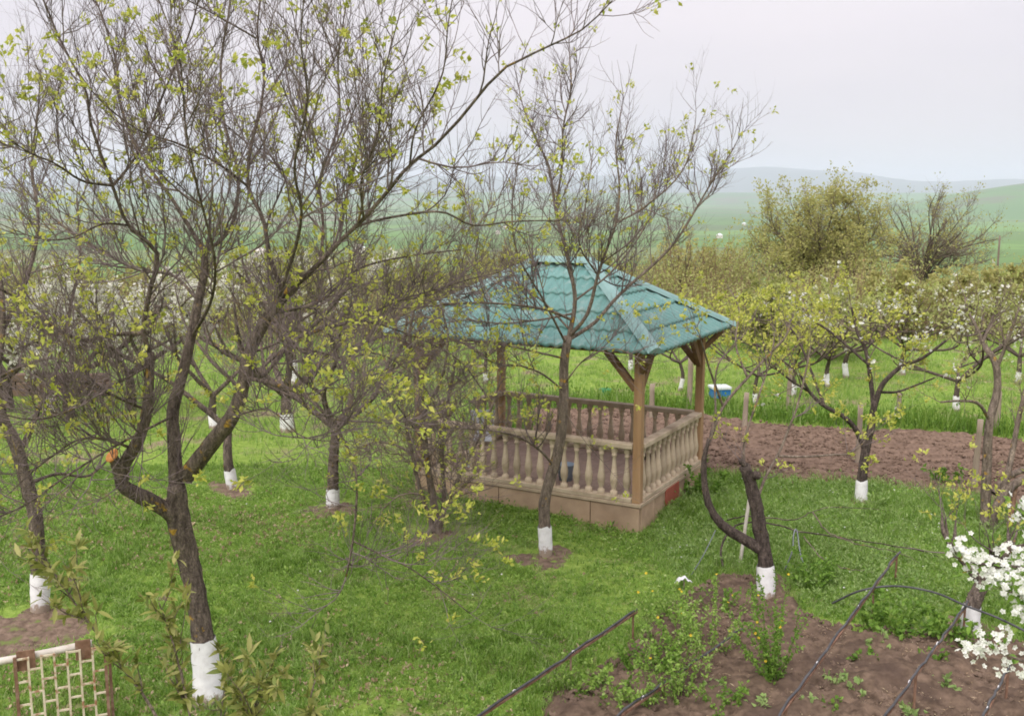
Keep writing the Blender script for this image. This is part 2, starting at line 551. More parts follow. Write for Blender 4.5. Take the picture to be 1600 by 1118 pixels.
M['rag'] = noise_mat('rag', (0.6, 0.6, 0.62), (0.75, 0.75, 0.77), 20, 0.95, 0.1)
M['red_roof'] = noise_mat('red_roof', (0.33, 0.12, 0.07), (0.42, 0.18, 0.11), 2.5, 0.8, 0.2)
M['house_wall'] = noise_mat('house_wall', (0.55, 0.5, 0.45), (0.7, 0.66, 0.6), 1.0)
M['house_pink'] = noise_mat('house_pink', (0.55, 0.36, 0.28), (0.65, 0.45, 0.35), 1.0)
M['glass'] = noise_mat('dark_glass', (0.03, 0.035, 0.04), (0.06, 0.065, 0.07), 1.0, 0.15, 0.5)
M['mud_wall'] = noise_mat('mud_wall', (0.14, 0.09, 0.065), (0.24, 0.17, 0.13), 3, bump_d=0.02)
M['bottle'] = noise_mat('bottle', (0.012, 0.016, 0.014), (0.025, 0.03, 0.028), 3, 0.3, 0.5)
M['grey_blue'] = noise_mat('grey_blue_plastic', (0.2, 0.27, 0.36), (0.3, 0.37, 0.45), 3, 0.5, 0.4)
M['grey_hose'] = noise_mat('grey_hose', (0.12, 0.135, 0.15), (0.2, 0.22, 0.24), 8, 0.6, 0.3)
M['chair'] = noise_mat('chair_plastic', (0.42, 0.45, 0.5), (0.55, 0.58, 0.62), 3, 0.5, 0.4)
M['green_paint'] = noise_mat('green_paint', (0.03, 0.2, 0.1), (0.05, 0.28, 0.14), 3, 0.6, 0.3)
# ------------------------------------------------------------------ the lie of the land
HY = np.array([-60, 46, 60, 80, 150, 400, 1000, 2500, 5000, 9000, 16000, 40000.0])
HZ = np.array([0, 0, -1.5, -4.6, -11, -26, -50, -76, -78, -52, -10, 0.0])
def ground_z(x, y):
    z = np.interp(y, HY, HZ)
    near = np.clip((60 - y) / 30, 0, 1)
    z = z + near * 0.10 * (fbm(x + 90, y + 90, 3.1, 5, 2) - 0.5)
    z = z - 0.10 * np.exp(-((x - 1.9) ** 2 + (y - 14.0) ** 2) / (2 * 0.7 ** 2))
    far = np.clip((y - 60) / 300, 0, 1) * np.clip(y / 1500, 0, 1)
    return z + far * 14 * (fbm(x + 50000, y + 50000, 900, 9, 3) - 0.5)

def soil_sd(x, y, poly):
    """signed distance to a polygon, positive inside"""
    P = np.asarray(poly, float)[:, :2]
    d = np.full(np.shape(x), 1e9)
    ins = np.zeros(np.shape(x), bool)
    for k in range(len(P)):
        a, b = P[k], P[(k + 1) % len(P)]
        e = b - a
        t = np.clip(((x - a[0]) * e[0] + (y - a[1]) * e[1]) / (e @ e), 0, 1)
        d = np.minimum(d, np.hypot(x - a[0] - t * e[0], y - a[1] - t * e[1]))
        c = ((a[1] > y) != (b[1] > y)) & (x < (b[0] - a[0]) * (y - a[1]) / (b[1] - a[1] + 1e-12) + a[0])
        ins ^= c
    return np.where(ins, d, -d)

FIELD = [G(*p) for p in [(820, 640), (960, 640), (1105, 652), (1200, 660), (1300, 668), (1450, 676), (1640, 693), (1900, 715), (1900, 830), (1640, 802), (1560, 790), (1450, 774), (1380, 764), (1250, 755), (1120, 746), (1000, 722), (820, 702)]]
BED = [G(*p) for p in [(1075, 915), (1130, 893), (1230, 900), (1250, 950), (1300, 968), (1390, 978), (1480, 985), (1560, 992), (1720, 1020), (1800, 1300), (700, 1300), (840, 1118), (930, 1040), (1000, 975)]]
PATCHES = [(G(855, 868), 0.62), (G(362, 766), 0.5), (G(518, 797), 0.45), (G(682, 832), 0.5), (G(40, 985), 0.75), (G(-40, 1000), 0.9), (G(100, 905), 0.3), (G(1345, 787), 0.25), (G(1515, 990), 0.5), (G(60, 965), 0.45), (G(260, 935), 0.22)]
def circle(c, r, seed):
    g = np.random.default_rng(seed)
    a = np.linspace(0, 2 * math.pi, 15)[:-1]
    rr = 0.88 * r * (1 + 0.28 * g.normal(size=14))
    return np.c_[c[0] + rr * np.cos(a) * 1.15, c[1] + rr * np.sin(a)]
PATCH_POLYS = [circle(c, r, 40 + k) for k, (c, r) in enumerate(PATCHES)]

def soil(x, y):
    s = np.maximum(soil_sd(x, y, FIELD), soil_sd(x, y, BED))
    for p in PATCH_POLYS:
        s = np.maximum(s, soil_sd(x, y, p))
    return s

# ground sheet
ang = np.linspace(0, 2 * math.pi, 241)[:-1]
rad_ = np.concatenate([[0.5], np.geomspace(1.5, 45000, 210)])
R_, A_ = np.meshgrid(rad_, ang, indexing='ij')
X_, Y_ = R_ * np.sin(A_), R_ * np.cos(A_)
V_ = np.stack([X_, Y_, ground_z(X_, Y_)], -1).reshape(-1, 3)
nr, na = R_.shape
i_, j_ = np.meshgrid(np.arange(nr - 1), np.arange(na), indexing='ij')
Q_ = np.stack([i_ * na + j_, i_ * na + (j_ + 1) % na, (i_ + 1) * na + (j_ + 1) % na, (i_ + 1) * na + j_], -1).reshape(-1, 4)[:, ::-1]
o = mesh_obj('ground', V_, [Q_, np.array([list(range(na))])[:, ::-1]], M['ground'])
o['kind'] = 'structure'

def soil_sheet(name, poly, mat, step, amp, lift, seed, furrow=0.0, fdir=0.0, fs=0.2):
    P = np.asarray(poly)[:, :2]
    lo, hi = P.min(0) - 0.3, P.max(0) + 0.3
    xs, ys = np.arange(lo[0], hi[0], step), np.arange(lo[1], hi[1], step)
    Xg, Yg = np.meshgrid(xs, ys, indexing='ij')
    sd_ = soil_sd(Xg, Yg, P) + 0.7 * (fbm(Xg + 30, Yg + 30, 0.7, seed, 3) - 0.5)
    e = np.clip((sd_ + 0.15) / 0.3, 0, 1)
    Z = ground_z(Xg, Yg) - 0.06 + e * (0.06 + lift) + e * amp * 2 * (fbm(Xg + 77, Yg + 77, fs, seed + 7, 3) - 0.5) + e * amp * 1.6 * (fbm(Xg + 17, Yg + 57, 0.8, seed + 5, 2) - 0.5)
    if furrow:
        w = math.cos(fdir) * Yg + math.sin(fdir) * Xg + 0.15 * fbm(Xg, Yg + 20, 2.0, seed + 3, 2)
        Z = Z + e * furrow * np.sin(w * 2 * math.pi / 0.42)
    Z = Z + e * np.random.default_rng(seed).normal(0, 1, Z.shape) * step * 0.24
    n0, n1 = Xg.shape
    keep = sd_ > -0.2
    i, j = np.meshgrid(np.arange(n0 - 1), np.arange(n1 - 1), indexing='ij')
    q = np.stack([i * n1 + j, (i + 1) * n1 + j, (i + 1) * n1 + j + 1, i * n1 + j + 1], -1).reshape(-1, 4)
    k = keep.ravel()
    q = q[k[q].all(1)]
    used, inv = np.unique(q, return_inverse=True)
    v = np.stack([Xg, Yg, Z], -1).reshape(-1, 3)[used]
    o = mesh_obj(name, v, [inv.reshape(-1, 4)], mat, smooth=True)
    o['kind'] = 'structure'
    return o

soil_sheet('tilled_field', FIELD, M['tilled'], 0.055, 0.04, 0.05, 11, 0.014, 0.35, 0.15)
soil_sheet('garden_bed', BED, M['bed'], 0.025, 0.06, 0.07, 21, fs=0.15)
for k, p in enumerate(PATCH_POLYS):
    soil_sheet('bare_soil', p, M['bare'], 0.035, 0.02, 0.022, 60 + k, fs=0.12)

# far hills and mountains, real relief
def relief(name, x0, x1, y0, y1, nx, ny, hf, mat):
    X, Y = np.meshgrid(np.linspace(x0, x1, nx), np.linspace(y0, y1, ny), indexing='ij')
    Z = hf(X, Y)
    i, j = np.meshgrid(np.arange(nx - 1), np.arange(ny - 1), indexing='ij')
    q = np.stack([i * ny + j, (i + 1) * ny + j, (i + 1) * ny + j + 1, i * ny + j + 1], -1).reshape(-1, 4)
    o = mesh_obj(name, np.stack([X, Y, Z], -1).reshape(-1, 3), [q], mat)
    o['kind'] = 'structure'
    return o

def hill_right(X, Y):
    u = np.clip((Y - 3600) / 1600, 0, 1)
    back = np.clip((7400 - Y) / 1800, 0, 1)
    s = np.clip((X / Y - 0.30) / 0.24, 0, 1)
    s = s * s * (3 - 2 * s)
    return -90 + (18 + 150 * s) * np.sin(u * math.pi / 2) * back + 8 * fbm(X, Y, 700, 3, 3) * u
relief('hills', -200, 5200, 3500, 7600, 70, 50, hill_right, M['hill'])

def plateau(X, Y):
    u = np.clip((Y - 7000) / 2200, 0, 1)
    back = np.clip((12500 - Y) / 2600, 0, 1)
    return -90 + 112 * np.sin(u * math.pi / 2) * back + 26 * (fbm(X + 9e4, Y, 2600, 13, 3) - 0.4) * u
relief('hills', -7500, 8500, 6900, 12700, 90, 40, plateau, M['hill'])

def mountains(X, Y):
    u = np.clip((Y - 13500) / 3500, 0, 1)
    back = np.clip((23000 - Y) / 3500, 0, 1)
    px = X / Y * 1602 + 800
    prof = np.interp(px, [-400, 0, 300, 600, 800, 1000, 1100, 1190, 1250, 1330, 1420, 1470, 1560, 1600, 1700, 2000], [330, 260, 300, 330, 300, 330, 400, 455, 430, 380, 260, 240, 300, 270, 330, 300])
    r = 1 - np.abs(2 * fbm(X + 2e5, Y, 2600, 31, 4) - 1)
    return -80 + (prof + 60) * np.sin(u * math.pi / 2) * back * (0.72 + 0.34 * r)
relief('mountains', -14000, 15000, 13400, 23200, 170, 70, mountains, M['mountain'])

# ------------------------------------------------------------------ the garden pavilion
GW, GD, YAW, FLOOR = 3.83, 2.73, 0.507, 0.339
corner = np.array([1.804, 14.144])
ax_x = np.array([math.cos(YAW), -math.sin(YAW)])
ax_y = np.array([math.sin(YAW), math.cos(YAW)])
gc = corner - ax_x * GW / 2 + ax_y * GD / 2
gz = thing('gazebo', 'garden gazebo with teal metal hipped roof, timber posts and tan baluster railings', 'gazebo', (gc[0], gc[1], 0), -YAW)
hx, hy = GW / 2, GD / 2
def in_gazebo(x, y, pad=0.0):
    u = (x - gc[0]) * ax_x[0] + (y - gc[1]) * ax_x[1]
    v = (x - gc[0]) * ax_y[0] + (y - gc[1]) * ax_y[1]
    return (np.abs(u) < hx + pad) & (np.abs(v) < hy + pad)

box('plinth', (GW - 0.06, GD - 0.06, FLOOR + 0.2), (0, 0, (FLOOR - 0.2) / 2 - 0.03), M['joint'], gz)
def facing(n, along, fixed, length, axis, name='plinth_block'):
    w = length / n
    for k in range(n):
        c = -length / 2 + (k + 0.5) * w
        if axis == 'x':
            box(name, (w - 0.012, 0.05, FLOOR + 0.12), (c, fixed, (FLOOR - 0.04 - 0.2) / 2), M['plinth'], gz, bevel=0.004)
        else:
            box(name, (0.05, w - 0.012, FLOOR + 0.12), (fixed, c, (FLOOR - 0.04 - 0.2) / 2), M['plinth'], gz, bevel=0.004)
facing(5, 'x', -hy + 0.022, GW - 0.002, 'x')
facing(5, 'x', hy - 0.022, GW - 0.002, 'x')
facing(5, 'y', hx - 0.019, GD - 0.1, 'y')
facing(5, 'y', -hx + 0.019, GD - 0.1, 'y')
box('plinth_hatch', (0.03, 0.55, 0.25), (hx + 0.013, -0.1, 0.185), M['red_panel'], gz, bevel=0.004)
# floor slab and its ledge, tiles on top
box('floor_slab', (GW + 0.04, GD + 0.04, 0.05), (0, 0, FLOOR - 0.026), M['ledge'], gz, bevel=0.006)
tile = np_mesh('floor_tile', box_verts(0.298, 0.298, 0.012), [BOXF], M['floor'], False)
for i in range(12):
    for j in range(8):
        t_ = bpy.data.objects.new('floor_tile', tile)
        link(t_, gz)
        t_.location = (-hx + 0.26 + (i + 0.5) * (GW - 0.52) / 12, -hy + 0.2 + (j + 0.5) * (GD - 0.4) / 8, FLOOR + 0.004)
        t_.scale = ((GW - 0.52) / 12 / 0.305, (GD - 0.4) / 8 / 0.305, 1)
# posts, beams, braces
PO = 0.065
EAVE = FLOOR + 2.211
cor = [(hx - PO, -hy + PO), (hx - PO, hy - PO), (-hx + PO, hy - PO), (-hx + PO, -hy + PO)]
for cx_, cy_ in cor:
    p = box('post', (0.12, 0.12, EAVE - 0.02 - FLOOR), (cx_, cy_, FLOOR + (EAVE - 0.02 - FLOOR) / 2), M['wood'], gz, bevel=0.008)
    sx_, sy_ = -math.copysign(1, cx_), -math.copysign(1, cy_)
    for ddx, ddy in ((sx_, 0), (0, sy_)):
        a = (cx_ + ddx * 0.05, cy_ + ddy * 0.05, EAVE - 0.58)
        b = (cx_ + ddx * 0.5, cy_ + ddy * 0.5, EAVE - 0.07)
        s = bar_between(a, b, 0.07, 0.10)
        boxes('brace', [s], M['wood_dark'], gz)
    # short braces outwards to the eaves
    ox, oy = -sx_, -sy_
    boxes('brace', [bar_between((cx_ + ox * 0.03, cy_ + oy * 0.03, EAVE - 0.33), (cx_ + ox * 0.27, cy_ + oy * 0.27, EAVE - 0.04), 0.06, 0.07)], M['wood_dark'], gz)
for s in (-1, 1):
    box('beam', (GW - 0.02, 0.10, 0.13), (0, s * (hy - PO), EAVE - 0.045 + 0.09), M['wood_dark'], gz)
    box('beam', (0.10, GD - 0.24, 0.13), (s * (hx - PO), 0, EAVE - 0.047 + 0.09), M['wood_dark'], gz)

# balustrades
def lathe(prof, sides):
    a = np.arange(sides) * 2 * math.pi / sides
    v = np.array([[r * math.cos(t), r * math.sin(t), z] for z, r in prof for t in a])
    n = len(prof)
    q = [[i * sides + k, i * sides + (k + 1) % sides, (i + 1) * sides + (k + 1) % sides, (i + 1) * sides + k] for i in range(n - 1) for k in range(sides)]
    return v, np.array(q)
bv, bq = lathe([(0.0, 0.056), (0.06, 0.056), (0.065, 0.036), (0.10, 0.034), (0.17, 0.056), (0.24, 0.061), (0.33, 0.045), (0.46, 0.03), (0.54, 0.026), (0.56, 0.040), (0.585, 0.040), (0.59, 0.03), (0.62, 0.05), (0.685, 0.052)], 8)
bal_me = np_mesh('baluster', bv, [bq], M['baluster'], True)
def railing(p, q, n, z=FLOOR):
    p, q = np.array(p), np.array(q)
    d = q - p
    L = np.hypot(*d)
    al = abs(d[0]) > abs(d[1])
    mid = (p + q) / 2
    box('bottom_rail', (L, 0.15, 0.06) if al else (0.15, L, 0.06), (*mid, z + 0.034), M['baluster'], gz, bevel=0.006)
    box('handrail', (L, 0.15, 0.075) if al else (0.15, L, 0.075), (*mid, z + 0.85 - 0.0375), M['baluster'], gz, bevel=0.012)
    for k in range(n):
        t = (k + 0.5) / n
        b_ = bpy.data.objects.new('baluster', bal_me)
        link(b_, gz)
        b_.location = (*(p + d * t), z + 0.064)
        b_.scale = (1, 1, 0.711 / 0.685)
railing((-hx + 0.13, -hy + PO), (hx - 0.13, -hy + PO), 18)
railing((-hx + 0.13, hy - PO), (hx - 0.13, hy - PO), 18)
railing((hx - PO, -hy + 0.13), (hx - PO, hy - 0.13), 12)
railing((-hx + PO, -hy + 0.13), (-hx + PO, -hy + 1.0), 4)
railing((-hx + PO, hy - 1.0), (-hx + PO, hy - 0.13), 4)

# roof: four slopes, each a deck with stepped metal tile courses
OV, APEX, RL = 0.323, FLOOR + 3.252, 0.964
ex, ey = hx + OV, hy + OV
def slope(e_half, run_end_half, out, kind):
    """local frame: u along the eave, v up the slope. e_half eave half length; run_end_half half length at the top"""
    H = APEX - EAVE
    def pt(u, v, off=0.0):
        # v 0..1 up the slope, off along the normal
        if kind in ('front', 'back'):
            s = -1 if kind == 'front' else 1
            base = np.stack([u * (1 if kind == 'front' else -1), s * ey * (1 - v) + 0 * u, EAVE + H * v + 0 * u], -1)
            nrm = np.array([0, s * H, ey]) / math.hypot(H, ey)
        else:
            s = 1 if kind == 'right' else -1
            base = np.stack([s * (ex + (RL / 2 - ex) * v) + 0 * u, u * s, EAVE + H * v + 0 * u], -1)
            nrm = np.array([s * H, 0, ex - RL / 2]) / math.hypot(H, ex - RL / 2)
        return base + nrm * np.asarray(off)[..., None]
    half = lambda v: e_half + (run_end_half - e_half) * v
    dv = np.array([pt(np.array(x), np.array(y), np.array(z)) for x, y, z in [(-half(0) + 0.02, 0.012, -0.03), (half(0) - 0.02, 0.012, -0.03), (half(1), 1, -0.03), (-half(1), 1, -0.03), (-half(0) + 0.02, 0.012, -0.055), (half(0) - 0.02, 0.012, -0.055), (half(1), 1, -0.055), (-half(1), 1, -0.055)]])
    deck = mesh_obj('roof_slope', dv, [BOXF[:, ::-1]], M['wood_dark'], gz, smooth=False)
    n_c = 5
    for c in range(n_c):
        v0, v1 = c / n_c, (c + 1) / n_c
        us = np.arange(-e_half, e_half + 0.01, 0.0206)
        rows = []
        for v, lift in ((v0, -0.004), (v0, 0.034), (v0 + 0.02, 0.038), ((v0 + v1) / 2, 0.022), (v1 + 0.012 * (c < n_c - 1), 0.006)):
            uu = np.clip(us, -half(v), half(v))
            wave = 0.017 * np.cos(uu * 2 * math.pi / 0.165)
            rows.append(pt(uu, np.full_like(uu, v), lift + wave + (0.0 if lift > 0 else -0.004)))
        V = np.stack(rows)
        nrow, nc = V.shape[:2]
        i, j = np.meshgrid(np.arange(nrow - 1), np.arange(nc - 1), indexing='ij')
        q = np.stack([i * nc + j, i * nc + j + 1, (i + 1) * nc + j + 1, (i + 1) * nc + j], -1).reshape(-1, 4)
        mesh_obj('tile_course', V.reshape(-1, 3), [q], M['roof'], deck, smooth=True)
slope(ex, RL / 2, None, 'front')
slope(ex, RL / 2, None, 'back')
slope(ey, 0.0, None, 'right')
slope(ey, 0.0, None, 'left')
def cap(p, q):
    p, q = Vector(p), Vector(q)
    d = (q - p).normalized()
    side = d.cross(Vector((0, 0, 1))).normalized()
    up = side.cross(d)
    prof = [(-0.12, -0.025), (-0.075, 0.03), (-0.025, 0.062), (0.025, 0.062), (0.075, 0.03), (0.12, -0.025)]
    v = [e_ + side * a + up * b for e_ in (p, q) for a, b in prof]
    n = len(prof)
    f = [[k, k + 1, n + k + 1, n + k] for k in range(n - 1)]
    mesh_obj('hip_cap', np.array([tuple(x) for x in v]), [np.array(f)[:, ::-1], np.array([list(range(n)), list(range(2 * n - 1, n - 1, -1))])], M['roof_cap'], gz, smooth=False)
zc = 0.035
for s in (-1, 1):
    for t in (-1, 1):
        cap((s * (ex + 0.01), t * (ey + 0.01), EAVE + zc), (s * RL / 2, 0, APEX + zc))
cap((-RL / 2 - 0.05, 0, APEX + zc + 0.02), (RL / 2 + 0.05, 0, APEX + zc + 0.02))

# things inside it
def gl(u, v, z):
    """gazebo floor coordinates to the garden"""
    p = gc + ax_x * u + ax_y * v
    return (p[0], p[1], z)
FT = FLOOR + 0.0105
bt = thing('bottle', 'dark glass bottle standing on the gazebo floor by the back railing', 'bottle', gl(1.05, 1.02, FT))
v, q = lathe([(0, 0.05), (0.01, 0.058), (0.2, 0.058), (0.26, 0.03), (0.28, 0.02), (0.35, 0.02)], 12)
mesh_obj('body', v, [q, np.array([list(range(12))])[:, ::-1]], M['bottle'], bt)
v, q = lathe([(0.345, 0.023), (0.375, 0.023), (0.376, 0.001)], 12)
mesh_obj('cap', v, [q], M['bottle'], bt)
bk = thing('bucket', 'grey blue plastic bucket on the gazebo floor behind the front balusters', 'bucket', gl(0.45, -0.75, FT))
v, q = lathe([(0.0, 0.10), (0.24, 0.135), (0.25, 0.145), (0.255, 0.13), (0.02, 0.095), (0.02, 0.001)], 16)
mesh_obj('body', v, [q, np.array([list(range(16))])[:, ::-1]], M['grey_blue'], bk)
hp = cat_rom([(-0.135, 0, 0.24), (-0.11, 0.06, 0.2), (0, 0.1, 0.17), (0.11, 0.06, 0.2), (0.135, 0, 0.24)], 12)
Tubes().add(hp, np.full(12, 0.005), 6).obj('handle', M['rust'], bk)
# plastic chair near the entrance
ch = thing('chair', 'pale grey plastic chair standing inside the gazebo near its left end', 'chair', gl(-1.15, -0.55, FT), -YAW + 0.5)
box('seat', (0.42, 0.40, 0.03), (0, 0, 0.43), M['chair'], ch, bevel=0.01)
for sx_ in (-1, 1):
    for sy_ in (-1, 1):
        boxes('leg', [bar_between((sx_ * 0.21, sy_ * 0.2, 0), (sx_ * 0.18, sy_ * 0.17, 0.42), 0.035, 0.035)], M['chair'], ch)
box('backrest', (0.40, 0.025, 0.1), (0, 0.215, 0.80), M['chair'], ch, bevel=0.01)
for k in range(5):
    boxes('slat', [bar_between((-0.16 + 0.08 * k, 0.195, 0.44), (-0.16 + 0.08 * k, 0.215, 0.76), 0.045, 0.02)], M['chair'], ch)
# ------------------------------------------------------------------ tree growing
NP = 22          # points of every limb
def grow(rng, p0, d0, L, n, wob, up):
    m = len(p0)
    pts = np.empty((m, n, 3))
    pts[:, 0] = p0
    d = norm(d0)
    st = (L / (n - 1))[:, None]
    for i in range(1, n):
        d = norm(d + rng.normal(0, wob, (m, 3)) + np.array([0, 0, up]))
        pts[:, i] = pts[:, i - 1] + d * st
    return pts

def spawn(rng, pts, rad, dens, tmin, tmax, ang, upb, spread=0.25):
    """points, directions and radii of side shoots on a batch of curves"""
    m, n, _ = pts.shape
    if m == 0:
        return np.zeros((0, 3)), np.zeros((0, 3)), np.zeros(0), np.zeros(0)
    L = np.linalg.norm(np.diff(pts, axis=1), axis=2).sum(1)
    tmin = np.broadcast_to(tmin, (m,))
    cnt = rng.poisson(np.maximum(L * dens * (tmax - tmin), 0))
    idx = np.repeat(np.arange(m), cnt)
    t = tmin[idx] + rng.random(len(idx)) * (tmax - tmin[idx])
    u = t * (n - 1) - 1e-6
    u = np.maximum(u, 0)
    i = u.astype(int)
    f = (u - i)[:, None]
    a, b = pts[idx, i], pts[idx, i + 1]
    p = a * (1 - f) + b * f
    tg = norm(b - a)
    r = rad[idx, i] * (1 - f[:, 0]) + rad[idx, i + 1] * f[:, 0]
    side = norm(np.cross(tg, rng.normal(size=tg.shape)))
    an = np.maximum(rng.normal(ang, spread, len(t)), 0.15)[:, None]
    d = norm(np.cos(an) * tg + np.sin(an) * side + np.array([0, 0, upb]))
    return p, d, r, t

def px_limb(pts, ybase, w0, w1, pw=1.0):
    """pts (px, py, dy): dy metres behind the trunk; w in photo pixels -> curve and radii"""
    P = np.array([At(a, b, ybase + c) for a, b, c in pts])
    C = cat_rom(P, NP)
    s = np.linspace(0, 1, NP) ** pw
    w = w0 + (w1 - w0) * s
    r = np.array([pxm(wi, c) / 2 for wi, c in zip(w, C)])
    return C, r

LEAF_T = np.array([[0, 0, 0], [0.5, 0.5, 0.10], [1.0, 0, 0.0], [0.5, -0.5, 0.10]])
def leaf_mesh(name, p, d, L, W, mat, parent, origin, rng, droop=0.3):
    """one folded leaf at each p, pointing along d"""
    if len(p) == 0:
        return None
    d = norm(d)
    s = norm(np.cross(d, rng.normal(size=d.shape) + np.array([0, 0, 1.2])))
    nr_ = np.cross(d, s)
    L = np.asarray(L)[:, None]
    W = np.asarray(W)[:, None]
    v0 = p
    v1 = p + d * L * 0.5 + s * W * 0.5 + nr_ * W * 0.2
    v2 = p + d * L - np.array([0, 0, 1]) * L * droop * rng.random((len(p), 1))
    v3 = p + d * L * 0.5 - s * W * 0.5 + nr_ * W * 0.2
    V = np.stack([v0, v1, v2, v3], 1).reshape(-1, 3)
    k = np.arange(len(p))[:, None] * 4
    F = np.concatenate([k + np.array([0, 1, 2]), k + np.array([0, 2, 3])])
    o = mesh_obj(name, V, [F], mat, parent, False, origin)
    return hide_parts_kind(o)

def flower_mesh(name, p, d, R, mat, parent, origin, rng, petals=5):
    """open five-petalled blossoms"""
    d = norm(d)
    e1 = norm(np.cross(d, rng.normal(size=d.shape)))
    e2 = np.cross(d, e1)
    m = len(p)
    R = np.asarray(R)[:, None]
    V, F = [], []
    for k in range(petals):
        a = 2 * math.pi * k / petals
        h = math.pi / petals * 0.95
        r1 = np.cos(a - h) * e1 + np.sin(a - h) * e2
        r2 = np.cos(a + h) * e1 + np.sin(a + h) * e2
        r0 = np.cos(a) * e1 + np.sin(a) * e2
        V += [p + r0 * R * 0.06, p + r1 * R * 0.7 + d * R * 0.25, p + r0 * R + d * R * 0.35, p + r2 * R * 0.7 + d * R * 0.25]
    V = np.stack(V, 1)
    base = np.arange(m)[:, None] * (4 * petals)
    for k in range(petals):
        F.append(base + np.array([0, 1, 2, 3]) + 4 * k)
    return hide_parts_kind(mesh_obj(name, V.reshape(-1, 3), [np.concatenate(F)], mat, parent, False, origin))

def cluster(rng, p, d, n, spread):
    """n leaf starts around every p"""
    P = np.repeat(p, n, 0) + rng.normal(0, spread, (len(p) * n, 3))
    D = norm(norm(np.repeat(d, n, 0)) * 0.7 + rng.normal(0, 0.75, (len(p) * n, 3)) + np.array([0, 0, 0.25]))
    return P, D

